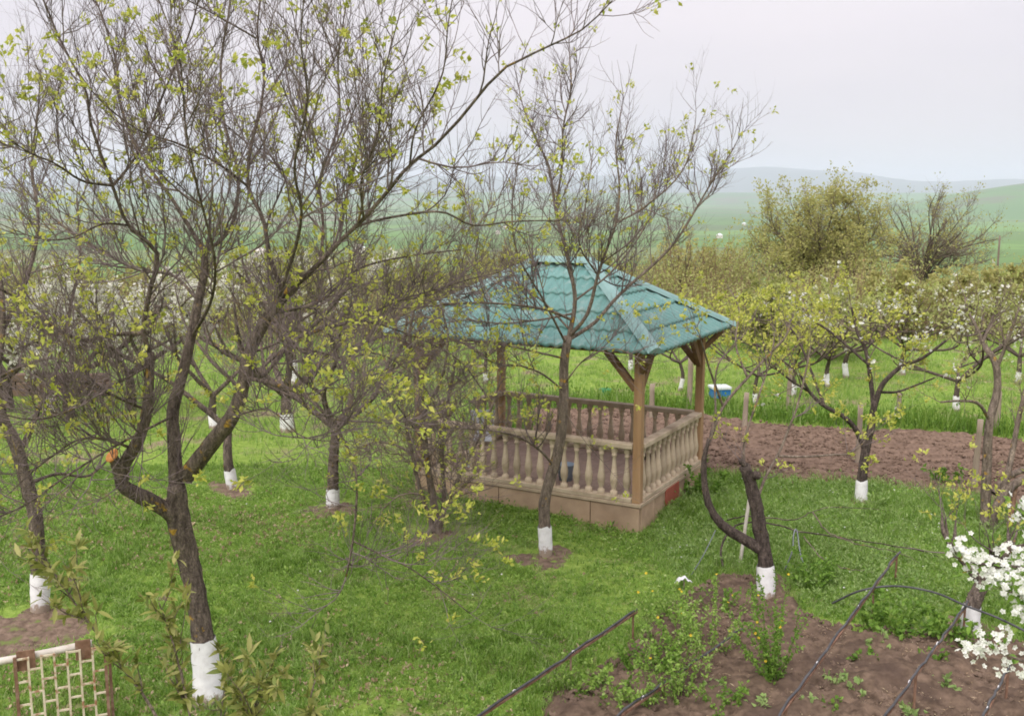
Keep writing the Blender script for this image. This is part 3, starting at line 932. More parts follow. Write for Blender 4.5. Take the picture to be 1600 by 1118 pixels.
def make_tree(name, label, cat, base, limbs, seed, white=0.0, group=None, tmins=None, d1=5, l1=(0.5, 1.2), up1=0.08, a1=0.9,
              d2=6, l2=(0.25, 0.7), up2=0.10, d3=7, l3=(0.10, 0.3), up3=0.08, r1=0.010, r2=0.005, r3=0.0028, wob=0.13,
              leaves=0.1, leaf_n=5, leaf_l=0.05, leaf_w=0.024, leaf_spread=0.02, leaf_mat='lime', flowers=0.0, flower_r=0.02, flower_n=3,
              flower_mat='petal_far', bark='bark', twig='twig', sides=9, leaf_bias=None, taper1=0.5, upb1=0.25, upb2=0.15, upb3=0.1, keep=None, jit=0.05, limb_sides=None, shoots=None):
    rng = np.random.default_rng(seed)
    base = np.asarray(base, float)
    t = thing(name, label, cat, base, 0, group)
    P = np.stack([c for c, r in limbs])
    Rr = np.stack([r for c, r in limbs])
    # trunk (first limb) and the other limbs
    T = Tubes()
    T.add(P[:1], Rr[:1], sides + 4, jit, rng, cap=True)
    T.obj('trunk', M[bark], t, base)
    if len(P) > 1:
        B = Tubes()
        e_ = shoots or len(P)
        B.add(P[1:e_], Rr[1:e_], limb_sides or sides, jit, rng, cap=True)
        B.obj('limbs', M[bark], t, base)
        if shoots:
            Tubes().add(P[e_:], Rr[e_:], limb_sides or sides, jit * 0.5, rng, cap=True).obj('shoots', M['bark_light'], t, base)
    if white:
        zs = P[0][:, 2] - P[0][0, 2]
        nn = 8
        zz = np.linspace(0, white, nn)
        pts = np.stack([np.interp(zz, zs, P[0][:, k]) for k in range(3)], 1)
        rr = np.interp(zz, zs, Rr[0]) * 1.09 + 0.005
        W = Tubes()
        W.add(pts, rr, 14, 0.03, rng)
        v = W.v[0].reshape(nn, 14, 3)
        v[-1, :, 2] += rng.normal(0, 0.013, 14)
        v[0, :, 2] -= 0.05
        W.obj('whitewash', M['white'], t, base)
    tm = np.array(tmins if tmins is not None else [0.75] + [0.15] * (len(limbs) - 1))
    p, d, r, tt = spawn(rng, P, Rr, d1, tm, 1.0, a1, upb1)
    L = rng.uniform(*l1, len(p)) * (1 - taper1 * tt)
    if keep is not None:
        k = keep(p)
        p, d, r, L = p[k], d[k], r[k], L[k]
    # every limb ends in a leader of its own
    p = np.concatenate([p, P[:, -1]])
    d = np.concatenate([d, P[:, -1] - P[:, -2]])
    r = np.concatenate([r, Rr[:, -1]])
    L = np.concatenate([L, np.full(len(P), np.mean(l1) * 0.8)])
    b1 = grow(rng, p, d, L, 8, wob, up1)
    q = np.linspace(1, 0.25, 8)
    rad1 = np.minimum(r * 0.75, r1 * np.clip(L / np.mean(l1), 0.5, 1.6))[:, None] * q
    p, d, r, tt = spawn(rng, b1, rad1, d2, 0.12, 1.0, 0.75, upb2)
    L = rng.uniform(*l2, len(p)) * (1 - 0.45 * tt)
    b2 = grow(rng, p, d, L, 6, wob, up2)
    rad2 = np.minimum(r * 0.85, r2)[:, None] * np.linspace(1, 0.4, 6)
    b12 = [(b1, rad1), (b2, rad2)]
    tips, tdir = [], []
    p3, dd3, r3_ = [], [], []
    for b, rd in b12:
        a_, c_, e_, _ = spawn(rng, b, rd, d3, 0.2, 1.0, 0.7, upb3)
        p3.append(a_); dd3.append(c_); r3_.append(e_)
    p3, dd3, r3_ = np.concatenate(p3), np.concatenate(dd3), np.concatenate(r3_)
    b3 = grow(rng, p3, dd3, rng.uniform(*l3, len(p3)), 4, wob * 1.1, up3)
    rad3 = np.minimum(r3_ * 0.9, r3)[:, None] * np.linspace(1, 0.5, 4)
    W = Tubes()
    W.add(b1, rad1, 5)
    W.add(b2, rad2, 4)
    W.add(b3, rad3, 3)
    hide_parts_kind(W.obj('twigs', M[twig], t, base))
    tips = np.concatenate([b3[:, -1], b2[:, -1], b3[:, 2]])
    tdir = np.concatenate([b3[:, -1] - b3[:, -2], b2[:, -1] - b2[:, -2], b3[:, 2] - b3[:, 1]])
    if leaves:
        pr = np.full(len(tips), leaves)
        if leaf_bias is not None:
            pr = pr * leaf_bias(tips)
        # leaves come out in patches through the crown
        pr = pr * (0.35 + 1.3 * fbm(tips[:, 0] * 1.3 + 40 + tips[:, 1], tips[:, 2] * 1.3 + 40, 0.9, seed + 3, 2))
        k = rng.random(len(tips)) < pr
        a_, c_ = cluster(rng, tips[k], tdir[k], leaf_n, leaf_spread)
        leaf_mesh('leaves', a_, c_, leaf_l * rng.uniform(0.6, 1.25, len(a_)), leaf_w * rng.uniform(0.7, 1.3, len(a_)), M[leaf_mat], t, base, rng)
    if flowers:
        pr = flowers * (2.2 * np.clip(fbm(tips[:, 0] * 1.3 + 70 + tips[:, 1], tips[:, 2] * 1.3 + 30, 0.8, seed + 9, 2) - 0.3, 0, 1) * 1.6)
        k = rng.random(len(tips)) < pr
        a_, c_ = cluster(rng, tips[k], tdir[k], flower_n, flower_r * 1.3)
        flower_mesh('blossoms', a_, c_, flower_r * rng.uniform(0.8, 1.2, len(a_)), M[flower_mat], t, base, rng)
    return t

def scaffold(rng, base, h_trunk, n, reach, height, r0, lean=(0, 0), sub=2, droop=0.0):
    """limbs of a free-standing tree: a trunk and n scaffold limbs with side limbs"""
    base = np.asarray(base, float)
    top = base + np.array([lean[0], lean[1], h_trunk])
    mid = (base + top) / 2 + np.array([rng.normal(0, 0.04), rng.normal(0, 0.04), 0])
    C = cat_rom([base - np.array([0, 0, 0.12]), mid, top], NP)
    limbs = [(C, np.linspace(r0 * 1.15, r0 * 0.8, NP))]
    a0 = rng.random() * 6.28
    for k in range(n):
        a = a0 + 2 * math.pi * k / n + rng.normal(0, 0.25)
        rr = reach * rng.uniform(0.65, 1.1)
        hh = (height - h_trunk) * rng.uniform(0.7, 1.05)
        e = top + np.array([math.cos(a) * rr, math.sin(a) * rr, hh])
        m1 = top + np.array([math.cos(a) * rr * 0.45, math.sin(a) * rr * 0.45, hh * 0.32]) + rng.normal(0, 0.08 * reach, 3)
        m2 = top + np.array([math.cos(a) * rr * 0.85, math.sin(a) * rr * 0.85, hh * 0.7]) + rng.normal(0, 0.08 * reach, 3)
        C = cat_rom([top - np.array([0, 0, 0.03]), m1, m2, e], NP)
        limbs.append((C, np.linspace(r0 * 0.62, r0 * 0.13, NP)))
        for s in range(sub):
            i = int(NP * rng.uniform(0.25, 0.7))
            b = a + rng.choice([-1, 1]) * rng.uniform(0.6, 1.3)
            q0 = C[i]
            q2 = q0 + np.array([math.cos(b), math.sin(b), 0]) * reach * rng.uniform(0.35, 0.7) + np.array([0, 0, (height - q0[2] + base[2]) * rng.uniform(0.35, 0.9)])
            q1 = (q0 + q2) / 2 + np.array([math.cos(b), math.sin(b), -0.3]) * reach * 0.12
            D = cat_rom([q0, q1, q2], NP)
            limbs.append((D, np.linspace(r0 * 0.36, r0 * 0.09, NP)))
    return limbs

def dome(rng, base, h_trunk, n, reach, height, r0):
    """limbs fanning out evenly to a rounded crown"""
    base = np.asarray(base, float)
    top = base + np.array([rng.normal(0, 0.05), rng.normal(0, 0.05), h_trunk])
    limbs = [(cat_rom([base - np.array([0, 0, 0.15]), (base + top) / 2, top], NP), np.linspace(r0 * 1.15, r0 * 0.8, NP))]
    for k in range(n):
        c = 1 - (k + 0.5) / n * 0.93
        th = math.acos(c)
        ph = k * 2.39996 + rng.normal(0, 0.2)
        f = rng.uniform(0.78, 1.0)
        e = top + f * np.array([math.sin(th) * math.cos(ph) * reach, math.sin(th) * math.sin(ph) * reach, math.cos(th) * (height - h_trunk)])
        m1 = top + (e - top) * 0.4 + np.array([0, 0, 0.06 * height]) * math.sin(th) * 0.5 + rng.normal(0, 0.035 * reach, 3)
        m2 = top + (e - top) * 0.75 + rng.normal(0, 0.04 * reach, 3)
        s = base + (top - base) * rng.uniform(0.55, 1.0)
        limbs.append((cat_rom([s, m1, m2, e], NP), np.linspace(r0 * 0.42, r0 * 0.09, NP)))
    return limbs

# ------------------------------------------------------------------ the big plum tree in front
b0 = G(325, 1094)
yb = b0[1]
L_ = []
def big(pts, w0, w1, pw=1.0):
    k = 0.8 if w0 > 14.5 else 0.6
    L_.append(px_limb(pts, yb, w0 * k, w1 * (0.62 if w1 < 10 else 0.74), pw))
big([(327, 1108, 0), (322, 1040, 0), (312, 960, 0), (300, 900, 0), (288, 850, 0), (277, 800, 0), (276, 755, 0)], 50, 42)
L_[0][1][:] = [pxm(w, c) / 2 for w, c in zip(np.interp(np.linspace(0, 1, NP), [0, 0.12, 0.35, 0.6, 0.8, 1], [49, 39, 31, 33, 38, 25]), L_[0][0])]
TM = [2.0]
def lim(pts, w0, w1, tm=0.15, pw=1.0):
    big(pts, w0, w1, pw)
    TM.append(tm)
# left limb with the sawn stub
lim([(282, 812, 0), (250, 790, -0.1), (215, 772, -0.25), (192, 758, -0.3), (192, 730, -0.3), (212, 695, -0.3), (226, 660, -0.25), (233, 600, -0.2), (234, 550, -0.2)], 34, 19, 0.5)
lim([(234, 552, -0.2), (224, 515, -0.25), (234, 455, -0.35), (246, 396, -0.4), (200, 352, -0.5), (176, 290, -0.6), (142, 195, -0.7), (134, 140, -0.75), (95, 65, -0.8), (60, -20, -0.9)], 14, 4, 0.15)
lim([(192, 752, -0.3), (184, 732, -0.32), (177, 714, -0.35)], 26, 21, 2.0)
lim([(176, 290, -0.6), (200, 262, -0.5), (225, 220, -0.4), (262, 130, -0.3), (300, 40, -0.3), (320, -60, -0.3)], 8, 3)
lim([(176, 290, -0.6), (130, 283, -0.9), (85, 255, -1.2), (40, 235, -1.4), (-20, 190, -1.6)], 7, 3)
lim([(200, 352, -0.5), (160, 350, -0.9), (110, 372, -1.2), (60, 372, -1.5), (0, 350, -1.8)], 6, 2.5)
lim([(232, 520, -0.2), (182, 522, -0.4), (126, 530, -0.6), (70, 502, -0.8), (20, 462, -1.0), (-40, 435, -1.2)], 12, 5)
lim([(228, 640, -0.25), (186, 622, -0.6), (126, 596, -0.9), (80, 604, -1.1), (60, 645, -1.2), (45, 690, -1.2)], 8, 3)
lim([(205, 700, -0.3), (170, 687, -0.5), (124, 686, -0.7), (85, 710, -0.9), (50, 737, -1.0), (15, 770, -1.1)], 8, 3)
lim([(236, 570, -0.2), (180, 600, -0.9), (110, 640, -1.4), (50, 655, -1.8), (-20, 640, -2.1)], 6, 3)
# middle limb
lim([(277, 775, 0), (272, 700, 0.1), (270, 640, 0.2), (283, 590, 0.3), (298, 530, 0.4), (310, 470, 0.5), (320, 420, 0.6), (318, 385, 0.6)], 28, 14, 0.6)
lim([(318, 390, 0.6), (298, 358, 0.7), (265, 305, 0.8), (222, 245, 1.0), (190, 170, 1.2), (180, 90, 1.4), (150, 0, 1.5)], 12, 4)
lim([(318, 390, 0.6), (345, 376, 0.8), (366, 340, 1.0), (372, 270, 1.2), (350, 190, 1.4), (345, 100, 1.5), (360, 0, 1.6), (350, -60, 1.6)], 11, 4)
lim([(310, 470, 0.5), (270, 430, 1.1), (210, 420, 1.7), (140, 380, 2.2), (70, 330, 2.5), (0, 250, 2.7)], 8, 3)
lim([(270, 650, 0.2), (240, 665, -0.5), (165, 705, -1.0), (100, 746, -1.4), (40, 788, -1.7), (-30, 818, -2.0)], 7, 4, 0.2)
lim([(300, 525, 0.4), (330, 470, -0.2), (335, 400, -0.7), (310, 300, -1.1), (290, 200, -1.4), (280, 90, -1.6), (240, -20, -1.7)], 9, 3)
# right limb
lim([(290, 745, 0), (330, 693, -0.1), (362, 652, -0.2), (379, 605, -0.2), (390, 550, -0.2), (412, 505, -0.2), (432, 476, -0.2), (462, 446, -0.2)], 34, 19, 0.6)
lim([(460, 448, -0.2), (500, 410, -0.3), (532, 376, -0.3), (568, 342, -0.4), (605, 300, -0.5), (640, 258, -0.6), (695, 213, -0.7), (775, 118, -0.9), (815, 93, -1.0), (862, 70, -1.1), (912, 45, -1.2), (956, 2, -1.3)], 14, 3, 0.05)
lim([(445, 462, -0.2), (422, 405, -0.1), (412, 345, 0.0), (388, 292, 0.2), (392, 230, 0.3), (408, 165, 0.4), (412, 110, 0.5), (402, 55, 0.5), (410, -30, 0.6)], 13, 4)
lim([(400, 60, 0.5), (352, 32, 0.3), (292, 0, 0.1), (230, -30, 0.0)], 5, 3)
lim([(388, 292, 0.2), (340, 255, 0.0), (280, 225, -0.3), (220, 205, -0.6), (160, 160, -0.9), (120, 110, -1.0)], 7, 3)
lim([(530, 378, -0.3), (560, 353, 0.0), (620, 338, 0.4), (690, 331, 0.8), (740, 352, 1.1), (800, 346, 1.3), (880, 344, 1.5)], 8, 3)
lim([(500, 412, -0.3), (505, 350, 0.1), (500, 280, 0.3), (530, 190, 0.5), (528, 100, 0.6), (540, 10, 0.7)], 9, 3)
lim([(568, 342, -0.4), (565, 280, -0.9), (590, 210, -1.2), (600, 120, -1.4), (625, 20, -1.5)], 7, 3)
lim([(640, 258, -0.6), (650, 200, -0.8), (690, 120, -0.9), (700, 40, -1.0), (710, -20, -1.0)], 6, 2.5)
lim([(432, 478, -0.2), (470, 350, -0.9), (460, 260, -1.3), (480, 160, -1.6), (470, 60, -1.8), (480, -40, -1.9)], 9, 3)
lim([(392, 560, -0.2), (410, 588, 0.1), (450, 540, 0.5), (500, 515, 0.9), (560, 500, 1.2), (620, 470, 1.5), (690, 450, 1.7)], 12, 4)
lim([(384, 590, -0.2), (430, 600, -0.5), (480, 620, -0.8), (515, 655, -0.9), (536, 686, -1.0), (557, 743, -1.0), (553, 831, -1.0), (541, 900, -1.0)], 12, 5, 0.1)
lim([(552, 845, -1.0), (600, 868, -1.0), (650, 893, -1.0), (735, 958, -1.0)], 5, 2.5, 0.2)
lim([(450, 540, 0.5), (530, 560, 0.6), (600, 610, 0.6), (640, 660, 0.6), (700, 740, 0.6)], 6, 2.5)
lim([(425, 490, -0.2), (500, 470, 0.8), (560, 420, 1.4), (640, 400, 1.9), (720, 390, 2.2)], 8, 3)
lim([(365, 650, -0.2), (420, 640, -0.8), (470, 680, -1.1), (520, 690, -1.3)], 5, 2.5)
lim([(560, 500, 1.2), (610, 512, 1.4), (670, 535, 1.6), (720, 565, 1.7), (755, 610, 1.8)], 5, 2.5, 0.1)
lim([(620, 470, 1.5), (665, 462, 1.7), (720, 440, 1.9), (780, 425, 2.1)], 5, 2.5, 0.1)
lim([(500, 515, 0.9), (560, 545, 0.9), (610, 560, 0.9), (660, 600, 0.9), (690, 655, 0.9)], 5, 2.5, 0.1)
big_tree = make_tree('plum_tree', 'largest tree, leaning dark trunk with whitewashed foot and huge spreading bare crown', 'tree', b0, L_, 7, white=0.70, tmins=TM,
    d1=10.5, l1=(0.5, 1.4), up1=0.14, a1=0.85, d2=10.5, l2=(0.25, 0.85), up2=0.12, d3=7.5, l3=(0.10, 0.36), up3=0.1, wob=0.14,
    r1=0.009, r2=0.0048, r3=0.0031, leaves=0.042, leaf_n=11, leaf_l=0.056, leaf_w=0.03, leaf_spread=0.022, leaf_bias=lambda t: np.where(t[:, 2] < 1.5, 0.2, 1.0), upb1=0.35, sides=14, limb_sides=12, jit=0.06)
# sawn end of the stub
se = At(176, 712, yb - 0.35)
v, q = lathe([(0, 0.062), (0.012, 0.066), (0.016, 0.05), (0.017, 0.001)], 14)
rt = Vector((-0.45, -0.62, 0.65)).to_track_quat('Z', 'Y').to_matrix()
so = mesh_obj('cut_face', v @ np.array(rt).T + se - b0, [q], M['cut'], big_tree)
so['label'] = 'orange sawn face of the cut left limb'

# ------------------------------------------------------------------ left tree
b0 = G(62, 952)
yb = b0[1]
LL = [px_limb(p, yb, a, b) for p, a, b in [
    ([(63, 962, 0), (62, 900, 0), (58, 853, 0), (54, 798, 0), (38, 743, 0), (24, 693, 0), (10, 668, 0)], 26, 18),
    ([(14, 672, 0), (2, 640, 0), (-4, 580, 0), (4, 510, 0.1), (0, 440, 0.2), (-20, 360, 0.2)], 15, 7),
    ([(30, 710, 0), (60, 640, 0.4), (95, 560, 0.7), (110, 480, 0.9), (125, 400, 1.1), (120, 310, 1.2)], 9, 3),
    ([(2, 520, 0.1), (40, 440, 0.6), (60, 350, 1.0), (50, 260, 1.3), (60, 170, 1.5)], 8, 3),
    ([(10, 665, 0), (-40, 640, -0.4), (-90, 560, -0.8), (-100, 430, -1.0)], 11, 4),
    ([(44, 755, 0), (90, 740, 0.5), (140, 742, 0.9), (185, 700, 1.2)], 6, 2.5),
    ([(-4, 590, 0), (40, 570, -0.4), (90, 560, -0.7), (140, 590, -0.9)], 6, 2.5)]]
make_tree('plum_tree', 'tree at the left edge with flaking whitewash, trunk leaning out of the picture', 'tree', b0, LL, 17, white=0.52, tmins=[2, .3, .2, .2, .2, .2, .2],
    d1=7, l1=(0.4, 1.2), d2=8, l2=(0.2, 0.7), d3=6, leaves=0.07, leaf_n=8, leaf_l=0.052, leaf_w=0.028, wob=0.15, r1=0.009)

# ------------------------------------------------------------------ tree in front of the gazebo
b0 = G(853, 864)
yb = b0[1]
MT = [([(853, 874, 0), (852, 835, 0), (850, 795, 0), (855, 762, 0), (869, 718, 0), (878, 672, 0), (881, 620, 0), (881, 570, 0), (888, 525, 0)], 23, 19, 2),
    ([(888, 530, 0), (898, 480, 0), (896, 445, 0), (886, 401, 0), (868, 326, 0.1), (858, 262, 0.1), (842, 226, 0.2), (818, 170, 0.3)], 13, 4, .2),
    ([(868, 326, 0.1), (878, 260, 0), (880, 200, -0.1), (892, 140, -0.1), (890, 90, -0.1)], 7, 3, .1),
    ([(890, 525, 0), (918, 490, -0.1), (934, 430, -0.2), (951, 381, -0.3), (963, 345, -0.3), (968, 290, -0.3), (962, 230, -0.3), (970, 175, -0.3)], 11, 3, .25),
    ([(892, 528, 0), (930, 503, 0.2), (968, 460, 0.4), (1030, 405, 0.6), (1062, 368, 0.7), (1090, 322, 0.8), (1112, 285, 0.8), (1146, 232, 0.9)], 11, 3, .25),
    ([(963, 348, -0.3), (1000, 328, -0.2), (1045, 292, -0.1), (1072, 255, 0), (1086, 195, 0)], 6, 2.5, .1),
    ([(1062, 368, 0.7), (1085, 330, 1.0), (1110, 300, 1.2), (1120, 260, 1.3)], 5, 2.5, .1),
    ([(894, 500, 0), (855, 484, -0.3), (800, 476, -0.6), (740, 473, -0.8), (670, 478, -1.0), (610, 484, -1.1), (570, 500, -1.2)], 8, 3, .15),
    ([(890, 515, 0), (852, 474, 0.4), (820, 450, 0.6), (796, 438, 0.8), (770, 446, 1.0), (742, 476, 1.1)], 6, 2.5, .2),
    ([(886, 540, 0), (850, 470, -0.5), (810, 400, -0.9), (800, 330, -1.1), (810, 250, -1.2)], 7, 2.5, .3),
    ([(866, 728, 0), (840, 700, -0.3), (798, 678, -0.6), (740, 670, -0.9), (690, 667, -1.1), (600, 655, -1.4)], 7, 3, .15),
    ([(881, 610, 0), (840, 580, -0.5), (790, 570, -0.9), (740, 590, -1.2), (700, 620, -1.4)], 6, 2.5, .2),
    ([(883, 560, 0), (830, 548, -0.4), (770, 535, -0.8), (710, 532, -1.1), (650, 545, -1.3)], 6, 2.5, .15),
    ([(894, 490, 0), (840, 500, 0.3), (780, 505, 0.5), (720, 500, 0.6), (660, 515, 0.7)], 6, 2.5, .15),
    ([(881, 600, 0), (915, 560, -0.4), (960, 545, -0.7), (1000, 560, -0.9)], 4, 2, .2),
    ([(934, 430, -0.2), (905, 380, -0.6), (915, 320, -0.8), (925, 250, -0.9)], 5, 2.5, .1),
    ([(880, 640, 0), (915, 690, -0.3), (950, 730, -0.5)], 3, 1.5, .2),
    ([(898, 470, 0), (960, 420, 0.9), (1010, 350, 1.3), (1030, 280, 1.5)], 6, 2.5, .2)]
LL = [px_limb(p, yb, a * (0.84 if a > 14 else 0.58), b * (0.72 if a > 14 else 0.62)) for p, a, b, c in MT]
make_tree('plum_tree', 'tree with whitewashed foot standing right in front of the gazebo', 'tree', b0, LL, 23, white=0.47, tmins=[c for *_, c in MT],
    d1=10, l1=(0.4, 1.15), up1=0.14, d2=10, l2=(0.2, 0.75), up2=0.13, d3=7.5, l3=(0.1, 0.34), leaves=0.045, leaf_n=8, leaf_l=0.056, leaf_w=0.032, upb1=0.35,
    r1=0.009, r2=0.0052, r3=0.0036, leaf_bias=lambda t: np.where(t[:, 2] < 3.6, 1.7, 0.8) * np.where(t[:, 2] < 1.4, 0.3, 1.0), bark='bark_light')

# ------------------------------------------------------------------ many-stemmed tree left of the gazebo front
b0 = G(682, 834)
yb = b0[1]
MS = [([(684, 842, 0), (680, 800, 0), (670, 740, 0), (664, 690, 0), (658, 640, 0)], 13, 8, .5),
    ([(686, 836, 0), (694, 780, 0.1), (690, 700, 0.1), (700, 630, 0.2), (712, 560, 0.2)], 9, 4, .2),
    ([(680, 836, 0), (655, 760, -0.2), (640, 690, -0.3), (625, 620, -0.4), (600, 560, -0.5)], 8, 3, .2),
    ([(684, 830, 0), (705, 770, -0.2), (730, 720, -0.3), (760, 660, -0.4), (780, 600, -0.4)], 6, 3, .2),
    ([(660, 660, 0), (655, 600, 0.1), (640, 530, 0.1), (650, 470, 0.1)], 8, 3, .1),
    ([(660, 650, 0), (690, 590, -0.4), (700, 530, -0.5), (690, 480, -0.6)], 6, 2.5, .1),
    ([(668, 730, 0), (630, 700, 0.5), (590, 690, 0.8), (560, 700, 1.0)], 5, 2.5, .2)]
LL = [px_limb(p, yb, a, b) for p, a, b, c in MS]
make_tree('plum_tree', 'unpainted many-stemmed twiggy tree at the left front of the gazebo', 'tree', b0, LL, 29, tmins=[c for *_, c in MS],
    d1=18, l1=(0.4, 1.3), d2=12, l2=(0.2, 0.75), d3=6.5, leaves=0.025, leaf_n=8, leaf_l=0.055, leaf_w=0.03, bark='bark_light', twig='twig_far', wob=0.2, up1=0.01, r1=0.009, upb1=0.0, a1=1.1)

# ------------------------------------------------------------------ small whitewashed orchard trees on the left lawn
def orchard(px, py, wpx, top_px, white, label, seed, reach=1.3, height=3.0, n=4, h_trunk=None, lean=(0, 0), group='whitewashed orchard trees', name='plum_tree', **kw):
    b = G(px, py)
    b[2] = float(ground_z(b[0], b[1]))
    rng = np.random.default_rng(seed)
    r0 = pxm(wpx, b) / 2
    limbs = scaffold(rng, b, h_trunk or 0.9, n, reach, height, r0, lean)
    args = dict(d1=6, l1=(0.3, 0.9), d2=7, l2=(0.2, 0.55), d3=5, leaves=0.07, leaf_n=6, leaf_l=0.06, leaf_w=0.032, r1=0.008, r2=0.005, r3=0.0034, bark='bark', tmins=[2] + [0.2] * (len(limbs) - 1))
    args.update(kw)
    return make_tree(name, label, 'tree', b, limbs, seed + 1, white=white, group=group, **args)
orchard(366, 765, 15, 0, 0.46, 'small whitewashed tree just right of the big tree\'s fork', 101, 1.5, 3.3, 4, 1.0, (-0.08, 0.1))
orchard(520, 797, 17, 0, 0.45, 'slim tree with straight clean whitewashed foot midway between big tree and gazebo', 111, 1.5, 3.4, 4, 1.25, (0.08, 0.0))
orchard(449, 673, 18, 0, 0.5, 'whitewashed tree further back on the lawn, its white stem forked', 121, 1.7, 3.2, 4, 0.75)
orchard(458, 600, 13, 0, 0.75, 'farthest whitewashed tree seen past the big tree\'s right limb', 131, 1.8, 3.6, 4, 1.0, bark='bark_far', twig='twig_far')
orchard(335, 668, 12, 0, 0.4, 'little whitewashed tree half hidden behind the big tree\'s right limb', 141, 1.5, 3.0, 3, 0.7)

# ------------------------------------------------------------------ hard-pruned tree in the right bed
b0 = G(1196, 934)
yb = b0[1]
PT = [([(1197, 944, 0), (1197, 905, 0), (1194, 862, 0), (1186, 820, 0), (1180, 785, 0), (1172, 752, 0), (1163, 728, 0)], 26, 17, 2),
    ([(1192, 858, 0), (1165, 843, 0), (1135, 825, -0.05), (1113, 800, -0.1), (1102, 765, -0.1), (1100, 720, -0.1), (1108, 685, -0.1)], 20, 5.5, 2),
    ([(1108, 690, -0.1), (1118, 655, -0.1), (1117, 600, 0), (1124, 565, 0), (1143, 545, 0.1), (1165, 520, 0.2)], 4.5, 2.5, .3),
    ([(1108, 690, -0.1), (1130, 635, 0.2), (1168, 590, 0.4), (1210, 545, 0.6), (1228, 525, 0.7), (1234, 505, 0.8)], 6.5, 3, .3),
    ([(1163, 730, 0), (1163, 690, 0.1), (1178, 640, 0.2), (1195, 590, 0.3), (1205, 555, 0.3), (1210, 525, 0.4)], 5, 2.5, .3),
    ([(1184, 778, 0), (1196, 745, 0.1), (1218, 705, 0.2), (1234, 665, 0.3), (1244, 640, 0.3), (1258, 585, 0.4), (1266, 545, 0.5)], 6, 3, .4),
    ([(1216, 712, 0.2), (1255, 713, 0.2), (1300, 710, 0.2), (1334, 705, 0.2), (1368, 668, 0.2)], 5, 2, .6),
    ([(1172, 748, 0), (1180, 742, -0.05), (1186, 744, -0.1)], 15, 11, 2),
    ([(1168, 730, 0), (1160, 722, 0.0), (1156, 718, 0.0)], 11, 7, 2),
    ([(1130, 635, 0.2), (1110, 580, 0.0), (1098, 540, -0.2), (1092, 520, -0.3)], 5, 2, .3),
    ([(1168, 590, 0.4), (1150, 540, 0.6), (1155, 490, 0.8)], 5, 2, .2)]
PT = PT[:2] + PT[7:9] + PT[2:7] + PT[9:]
LL = [px_limb(p, yb, a * (1 if k < 4 else 0.85), b * (1 if k < 4 else 0.8)) for k, (p, a, b, c) in enumerate(PT)]
make_tree('pruned_tree', 'hard-pruned whitewashed tree in the bed with bowed left limb and cut dark stump', 'tree', b0, LL, 31, white=0.48, tmins=[c for *_, c in PT],
    d1=7, l1=(0.3, 1.0), d2=7, l2=(0.12, 0.35), d3=5, l3=(0.06, 0.18), leaves=0.4, leaf_n=6, leaf_l=0.06, leaf_w=0.034, bark='bark_dark', r1=0.006, r2=0.004, r3=0.003, sides=10, jit=0.08, shoots=4)

# ------------------------------------------------------------------ leafy tree by the tilled field
b0 = G(1344, 787)
yb = b0[1]
RT = [([(1345, 794, 0), (1346, 760, 0), (1348, 735, 0), (1353, 700, 0), (1362, 662, 0), (1366, 625, 0)], 18, 12, 2),
    ([(1352, 702, 0), (1338, 672, 0), (1318, 650, -0.1), (1288, 634, -0.2), (1265, 612, -0.3), (1250, 585, -0.4)], 13, 5, .5),
    ([(1366, 635, 0), (1376, 605, 0), (1392, 586, 0), (1412, 570, 0), (1440, 560, 0), (1478, 532, 0)], 13, 5, .4),
    ([(1366, 640, 0), (1360, 590, 0.2), (1352, 545, 0.3), (1340, 520, 0.4), (1334, 495, 0.5), (1330, 480, 0.5)], 11, 4, .2),
    ([(1288, 634, -0.2), (1260, 560, 0.3), (1244, 525, 0.6), (1228, 505, 0.8)], 6, 3, .2),
    ([(1358, 570, 0.2), (1300, 520, 0.5), (1270, 500, 0.7), (1260, 485, 0.9)], 6, 3, .1),
    ([(1352, 545, 0.3), (1385, 515, 0.5), (1395, 495, 0.6)], 5, 3, .1),
    ([(1370, 612, 0), (1400, 612, 0.2), (1430, 602, 0.4), (1460, 590, 0.5)], 6, 3, .3),
    ([(1265, 612, -0.3), (1230, 590, -0.3), (1200, 560, -0.3), (1190, 520, -0.2)], 5, 2, .1)]
LL = [px_limb(p, yb, a * (1 if a > 15 else 0.72), b * 0.8) for p, a, b, c in RT]
make_tree('pear_tree', 'whitewashed tree in tall grass by the ploughed strip, lime leaves and a few white blossoms', 'tree', b0, LL, 37, white=0.45, tmins=[c for *_, c in RT],
    d1=7.5, l1=(0.3, 1.0), d2=8, l2=(0.12, 0.38), d3=6, l3=(0.06, 0.18), leaves=0.45, leaf_n=6, leaf_l=0.06, leaf_w=0.036, flowers=0.08, flower_r=0.028, flower_n=4, flower_mat='petal', bark='bark_dark', twig='twig_far', r1=0.008)

